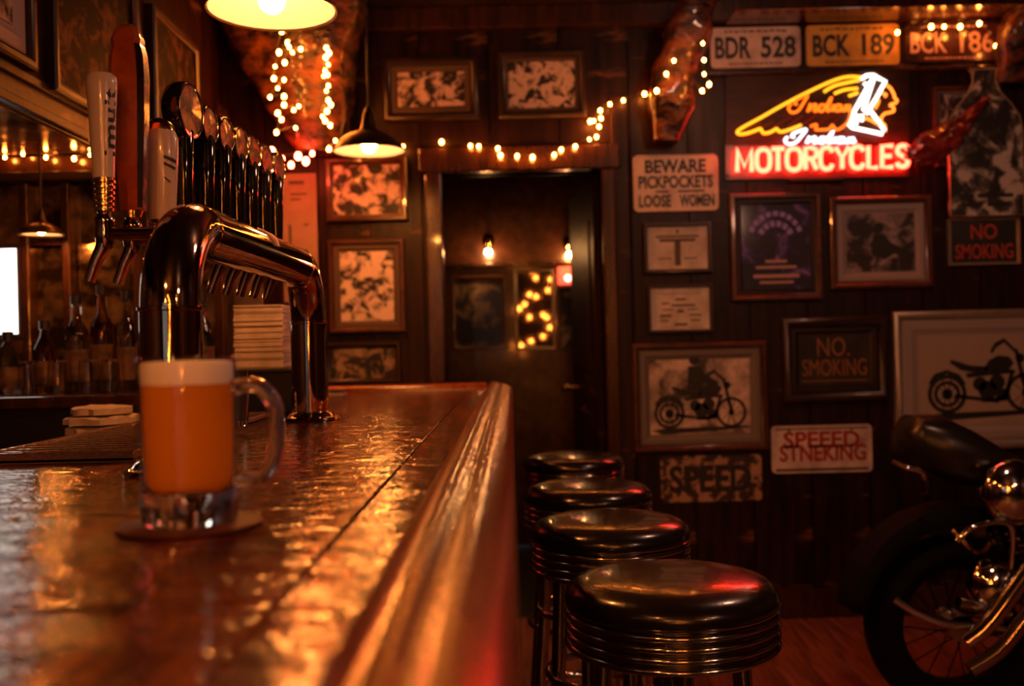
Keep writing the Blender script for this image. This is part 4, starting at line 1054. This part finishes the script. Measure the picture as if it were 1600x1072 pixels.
# bottles and glasses on the back bar
def bottle(label, u, Y, r, h, mat, neck=0.35, liquor=None):
    p = P(u, 600, Y)
    t = thing('liquor_bottle', label, 'bottle', (p.x, Y, ctz + 0.0006), 0, 'bottles on the back bar')
    MB().lathe([(0.0005, 0.002), (r * .9, 0.0), (r, 0.006), (r, h * (1 - neck) - 0.02), (r * .92, h * (1 - neck)), (r * .42, h * (1 - neck) + 0.035), (r * .36, h - 0.02), (r * .42, h - 0.018), (r * .42, h), (r * .3, h), (r * .28, h - 0.02)], 24).build('bottle_glass', mat, t, True)
    MB().lathe([(r * .46, h - 0.014), (r * .46, h + 0.012), (0.0005, h + 0.013)], 16).build('cap', M['black'], t, True)
    MB().lathe([(r + 0.0008, h * .12), (r + 0.0008, h * .46)], 24).build('bottle_label', M['label_brown'], t, True)
    return t
bottle('stout clear bottle between the mirror posts of the back bar', 122, CY - 0.08, 0.036, 0.27, M['clear_bottle'])
bottle('amber bottle in the middle of the back bar mirror panel', 162, CY - 0.06, 0.034, 0.30, M['amber_glass'])
bottle('slim clear bottle beside the wide post of the back bar', 200, CY - 0.09, 0.028, 0.28, M['clear_bottle'])
bottle('green bottle on the back bar behind the tower', 318, CY - 0.07, 0.032, 0.27, M['green_glass'])
bottle('short amber bottle in front of the dark mirror panel', 72, CY - 0.07, 0.034, 0.20, M['amber_glass'])
bottle('pale bottle under the daylit pane of the back bar', 14, CY - 0.08, 0.034, 0.17, M['clear_bottle'])
for q, (u, lab) in enumerate(((140, 'upturned glass before the clear bottle on the back bar'), (174, 'upturned glass beside the amber bottle on the back bar'), (46, 'upturned glass at the foot of the thin back bar post'), (92, 'upturned glass beside the short amber bottle'))):
    p = P(u, 600, CY - 0.17)
    o = MB().lathe([(0.032, 0), (0.027, 0.095), (0.0005, 0.097), (0.0005, 0.090), (0.025, 0.088), (0.0305, 0)], 24).build('upturned_glass', M['clear_bottle'], None, True, loc=(p.x, CY - 0.17, ctz + 0.0006))
    tag(o, lab, 'glass', 'upturned glasses on the back bar')

# ------------------------------------------------------------------ things in the back room
picture('dim framed poster on the wall of the back room', (706, 431, 792, 546), 6, photo('print_k', 61, (0.008, 0.006, 0.005), (0.20, 0.12, 0.06), 9, .5, .62), Y=RY)
picture('pale-framed mirror full of light spots in the back room', (804, 421, 867, 547), 5, pbr('dark_mirror', (0.16, 0.15, 0.14), 0.03, 1.0), 'frame_silver', Y=RY, name='wall_mirror', cat='mirror')
p = P(763, 388, RY - 0.10)
def bare_lamp(label, u, v, r=0.02):
    p = P(u, v, RY - 0.10)
    t = thing('wall_lamp', label, 'lamp', (p.x, RY - 0.002, p.z), 0, 'bare wall lamps in the back room')
    MB().lathe([(0.0005, 0.0), (0.04, 0.0), (0.035, 0.012), (0.012, 0.02)], 20, Matrix.Translation((0, 0, 0.075)) @ Matrix.Rotation(PI / 2, 4, 'X')).build('wall_plate', M['brass_y'], t, True)
    MB().tube(curve_pts([(0, -0.01, 0.075), (0, -0.06, 0.08), (0, -0.10, 0.06), (0, -0.10, 0.03)], 5), 0.006, 8).build('arm', M['brass_y'], t, True)
    MB().lathe([(0.012, 0.035), (0.018, 0.022), (0.018, 0.012)], 16, Matrix.Translation((0, -0.10, 0))).build('socket', M['black'], t, True)
    MB().sphere((0, -0.10, -0.004), r, 14, 8).build('light_bulb', emit('back_bulb', (1.0, 0.45, 0.14), 170.0), t, True)
    return t
bare_lamp('bare wall lamp over the dim poster in the back room', 763, 393)
bare_lamp('bare wall lamp over the red lit sign in the back room', 890, 397)
p = P(884, 430, RY - 0.03)
t = thing('lit_sign', 'small red lit sign on the far wall of the back room', 'sign', (p.x, RY - 0.002, p.z))
MB().box(-0.05, 0.07, -0.045, 0, -0.058, 0.052).build('sign_box', emit('red_sign_glow', (1.0, 0.09, 0.04), 1.6), t, bevel=0.006)
MB().sphere((0.012, -0.05, -0.02), 0.022, 14, 8).build('sign_lamp', emit('red_sign_lamp', (1.0, 0.5, 0.4), 4.0), t, True)
picture('narrow dark framed picture below the red lit sign', (872, 448, 905, 546), 3, photo('print_l', 63, (0.01, 0.008, 0.008), (0.30, 0.24, 0.26), 9, .48, .62), 'frame_dark', Y=RY)

# ------------------------------------------------------------------ motorcycle in the dark corner
bk = thing('motorcycle', 'black cruiser motorcycle with chrome engine parked in the dark corner', 'motorcycle', (1.42, 3.25, 0), math.radians(4))
def wheel(x, R, tw_):
    prof = [(R - 0.085, -tw_ * .35), (R - 0.05, -tw_ * .5), (R - 0.012, -tw_ * .42), (R, -tw_ * .15), (R, tw_ * .15), (R - 0.012, tw_ * .42), (R - 0.05, tw_ * .5), (R - 0.085, tw_ * .35), (R - 0.085, -tw_ * .35)]
    mt = Matrix.Translation((x, 0, R)) @ Matrix.Rotation(PI / 2, 4, 'X')
    wh = MB().lathe(prof, 40, mt).build('tyre', M['dull_black'], bk, True)
    MB().lathe([(R - 0.105, -0.03), (R - 0.083, -0.04), (R - 0.083, 0.04), (R - 0.105, 0.03), (R - 0.105, -0.03)], 40, mt).build('rim', M['dull_black'], wh, True)
    MB().lathe([(0.0005, -0.05), (0.045, -0.05), (0.05, 0), (0.045, 0.05), (0.0005, 0.05)], 20, mt).build('hub', M['chrome_d'], wh, True)
    sp = MB()
    for q in range(18):
        a = 2 * PI * q / 18
        sp.tube([(x + 0.04 * math.cos(a + .4), 0.03 * (-1) ** q, R + 0.04 * math.sin(a + .4)), (x + (R - 0.1) * math.cos(a), 0, R + (R - 0.1) * math.sin(a))], 0.0025, 5)
    sp.build('spokes', M['dull_black'], wh)
wheel(0.0, 0.29, 0.15); wheel(1.58, 0.33, 0.11)
# rear fender
fd = MB(); vs = []; fs = []
for q in range(17):
    a = math.radians(172 - q * 8.5); R = 0.37
    for s in (-1, -.7, 0, .7, 1):
        vs.append((R * math.cos(a) - (0.03 * (abs(s) > .8)) * math.cos(a), 0.095 * s, 0.31 + R * math.sin(a) - (0.05 * (abs(s) > .8)) * math.sin(a)))
for q in range(16):
    for s in range(4): fs.append((q * 5 + s, q * 5 + s + 1, q * 5 + s + 6, q * 5 + s + 5))
o = fd.add(vs, fs).build('rear_fender', M['dull_black'], bk, True); o.modifiers.new('t', 'SOLIDIFY').thickness = 0.006
def ellipsoid(name, c_, rx, ry, rz_, mat, ry_rot=0.0, pw=1.0):
    m = MB().sphere((0, 0, 0), 1.0, 28, 16, (rx, ry, rz_))
    mt = Matrix.Translation(c_) @ Matrix.Rotation(ry_rot, 4, 'Y')
    m.v = [tuple(mt @ Vector(p)) for p in m.v]
    return m.build(name, mat, bk, True)
# saddle: tall back falling to the front
sd = MB(); vs = []; fs = []
prf = [(-0.16, .84, .935, .08), (-0.13, .80, .975, .11), (-0.05, .76, .975, .135), (0.05, .74, .925, .15), (0.14, .72, .865, .15), (0.24, .71, .815, .13), (0.34, .71, .79, .09)]
for (xx, zl, zh, hw) in prf:
    for q in range(14):
        a = 2 * PI * q / 14; ca, sa = math.cos(a), math.sin(a)
        vs.append((xx, hw * (abs(ca) ** .7) * (1 if ca > 0 else -1), (zl + zh) / 2 + (zh - zl) / 2 * (abs(sa) ** .7) * (1 if sa > 0 else -1)))
for r in range(len(prf) - 1):
    for q in range(14): fs.append((r * 14 + q, r * 14 + (q + 1) % 14, (r + 1) * 14 + (q + 1) % 14, (r + 1) * 14 + q))
fs.append(tuple(range(14))); fs.append(tuple((len(prf) - 1) * 14 + q for q in range(14)))
sd.add(vs, fs).build('saddle', M['leather_b'], bk, True)
ellipsoid('fuel_tank', (0.64, 0, 0.87), 0.33, 0.15, 0.135, M['black_gloss'], math.radians(-10))
MB().lathe([(0.0005, 0.02), (0.03, 0.02), (0.034, 0.0)], 18, Matrix.Translation((0.66, -0.02, 1.0))).build('tank_cap', M['chrome'], bk, True)
# engine: crankcase, two finned cylinders, air cleaner
MB().lathe([(0.0005, -0.12), (0.13, -0.12), (0.15, -0.09), (0.15, 0.09), (0.13, 0.12), (0.0005, 0.12)], 32, Matrix.Translation((0.32, 0, 0.40)) @ Matrix.Rotation(PI / 2, 4, 'X')).build('crankcase', M['chrome_d'], bk, True)
for a, xx in ((-22, 0.27), (22, 0.37)):
    mt = Matrix.Translation((xx, 0, 0.46)) @ Matrix.Rotation(math.radians(a), 4, 'Y')
    pr = [(0.0005, 0)]
    for q in range(8): pr += [(0.06, q * .022), (0.082, q * .022 + .004), (0.082, q * .022 + .010), (0.06, q * .022 + .014)]
    pr += [(0.075, .18), (0.075, .22), (0.04, .25), (0.0005, .255)]
    MB().lathe(pr, 24, mt).build('engine_cylinder', M['chrome_d'], bk, True)
MB().lathe([(0.0005, 0.075), (0.03, 0.072), (0.075, 0.055), (0.098, 0.03), (0.102, 0.0), (0.09, -0.03)], 36, Matrix.Translation((0.09, -0.20, 0.745)) @ Matrix.Rotation(PI / 2, 4, 'X')).build('air_cleaner', M['chrome'], bk, True)
MB().lathe([(0.0005, 0.05), (0.05, 0.045), (0.075, 0.02), (0.078, -0.03)], 30, Matrix.Translation((0.03, -0.20, 0.46)) @ Matrix.Rotation(PI / 2, 4, 'X')).build('primary_cover', M['chrome'], bk, True)
MB().tube(curve_pts([(-0.11, -0.24, 0.61), (-0.07, -0.25, 0.65), (0.0, -0.25, 0.665), (0.05, -0.25, 0.655), (0.065, -0.24, 0.61), (0.062, -0.23, 0.52)], 5), 0.009, 10).build('breather_pipe', M['chrome'], bk, True)
MB().tube(curve_pts([(-0.10, -0.26, 0.31), (-0.03, -0.27, 0.37), (0.10, -0.27, 0.53), (0.24, -0.26, 0.70), (0.34, -0.20, 0.80)], 6), [0.024] * 13 + [0.022] * 12, 16).build('exhaust_pipe', M['chrome'], bk, True)
MB().tube(curve_pts([(-0.08, -0.24, 0.22), (0.02, -0.25, 0.29), (0.15, -0.25, 0.45), (0.30, -0.24, 0.63), (0.44, -0.18, 0.74)], 6), 0.023, 16).build('exhaust_pipe', M['chrome_d'], bk, True)
MB().tube(curve_pts([(-0.30, -0.22, 0.44), (-0.24, -0.23, 0.40), (-0.14, -0.24, 0.36), (-0.02, -0.24, 0.35), (0.06, -0.24, 0.33)], 5), 0.012, 10).build('foot_peg_bar', M['chrome'], bk, True)
MB().tube(curve_pts([(-0.10, -0.22, 0.42), (-0.02, -0.22, 0.40), (0.06, -0.22, 0.38)], 5), 0.018, 10).build('shock_absorber', M['chrome_d'], bk, True)
MB().tube(curve_pts([(-0.06, -0.12, 0.62), (-0.02, -0.14, 0.57), (0.02, -0.14, 0.55), (0.05, -0.14, 0.58)], 5), 0.008, 8).build('bracket', M['brass_y'], bk, True)
MB().tube(curve_pts([(-0.24, -0.10, 0.84), (-0.20, -0.12, 0.82), (-0.15, -0.12, 0.80), (-0.14, -0.12, 0.74)], 5), 0.009, 8).build('grab_rail', M['chrome'], bk, True)
for s in (-1, 1):
    MB().tube([(0.0, 0.11 * s, 0.29), (0.32, 0.11 * s, 0.32), (0.62, 0.09 * s, 0.22), (0.95, 0.06 * s, 0.34), (1.16, 0.03 * s, 0.86)], 0.017, 10).build('frame_tube', M['black_gloss'], bk, True)
    MB().tube([(1.14, 0.10 * s, 0.98), (1.58, 0.10 * s, 0.33)], 0.023, 12).build('fork_leg', M['chrome'], bk, True)
    MB().tube(curve_pts([(1.13, 0.05 * s, 1.0), (1.08, 0.12 * s, 1.12), (0.98, 0.30 * s, 1.14), (0.86, 0.38 * s, 1.10)], 5), 0.0125, 10).build('handlebar', M['chrome'], bk, True)
MB().lathe([(0.0005, -0.12), (0.05, -0.11), (0.085, -0.05), (0.092, 0.03), (0.085, 0.035), (0.0005, 0.05)], 28, Matrix.Translation((1.28, 0, 0.94)) @ Matrix.Rotation(PI / 2, 4, 'Y')).build('headlight', M['chrome'], bk, True)

# ------------------------------------------------------------------ fairy lights on the rear wall (seen in the mirrors)
random.seed(5)
c = Vector((0.05, YB + 0.02, 1.1))
t = thing('fairy_lights', 'fairy lights zigzagging over the rear wall', 'string lights', c)
wp = []
for q in range(26):
    p = Vector((0.62 * (q % 6) / 5 if (q // 6) % 2 == 0 else 0.62 * (1 - (q % 6) / 5), 0, 1.25 - q * 0.05)) + Vector((random.uniform(-.05, .05), 0, random.uniform(-.06, .06)))
    wp.append(p)
    o = bpy.data.objects.new('fairy_bulb', bulb_me['fairy']); COL.objects.link(o); o.parent = t; o.location = p; o.scale = (0.02, 0.02, 0.024)
MB().tube(curve_pts([p + Vector((0, -0.008, 0.02)) for p in wp], 4), 0.003, 5).build('wire', M['wire'], t, True)
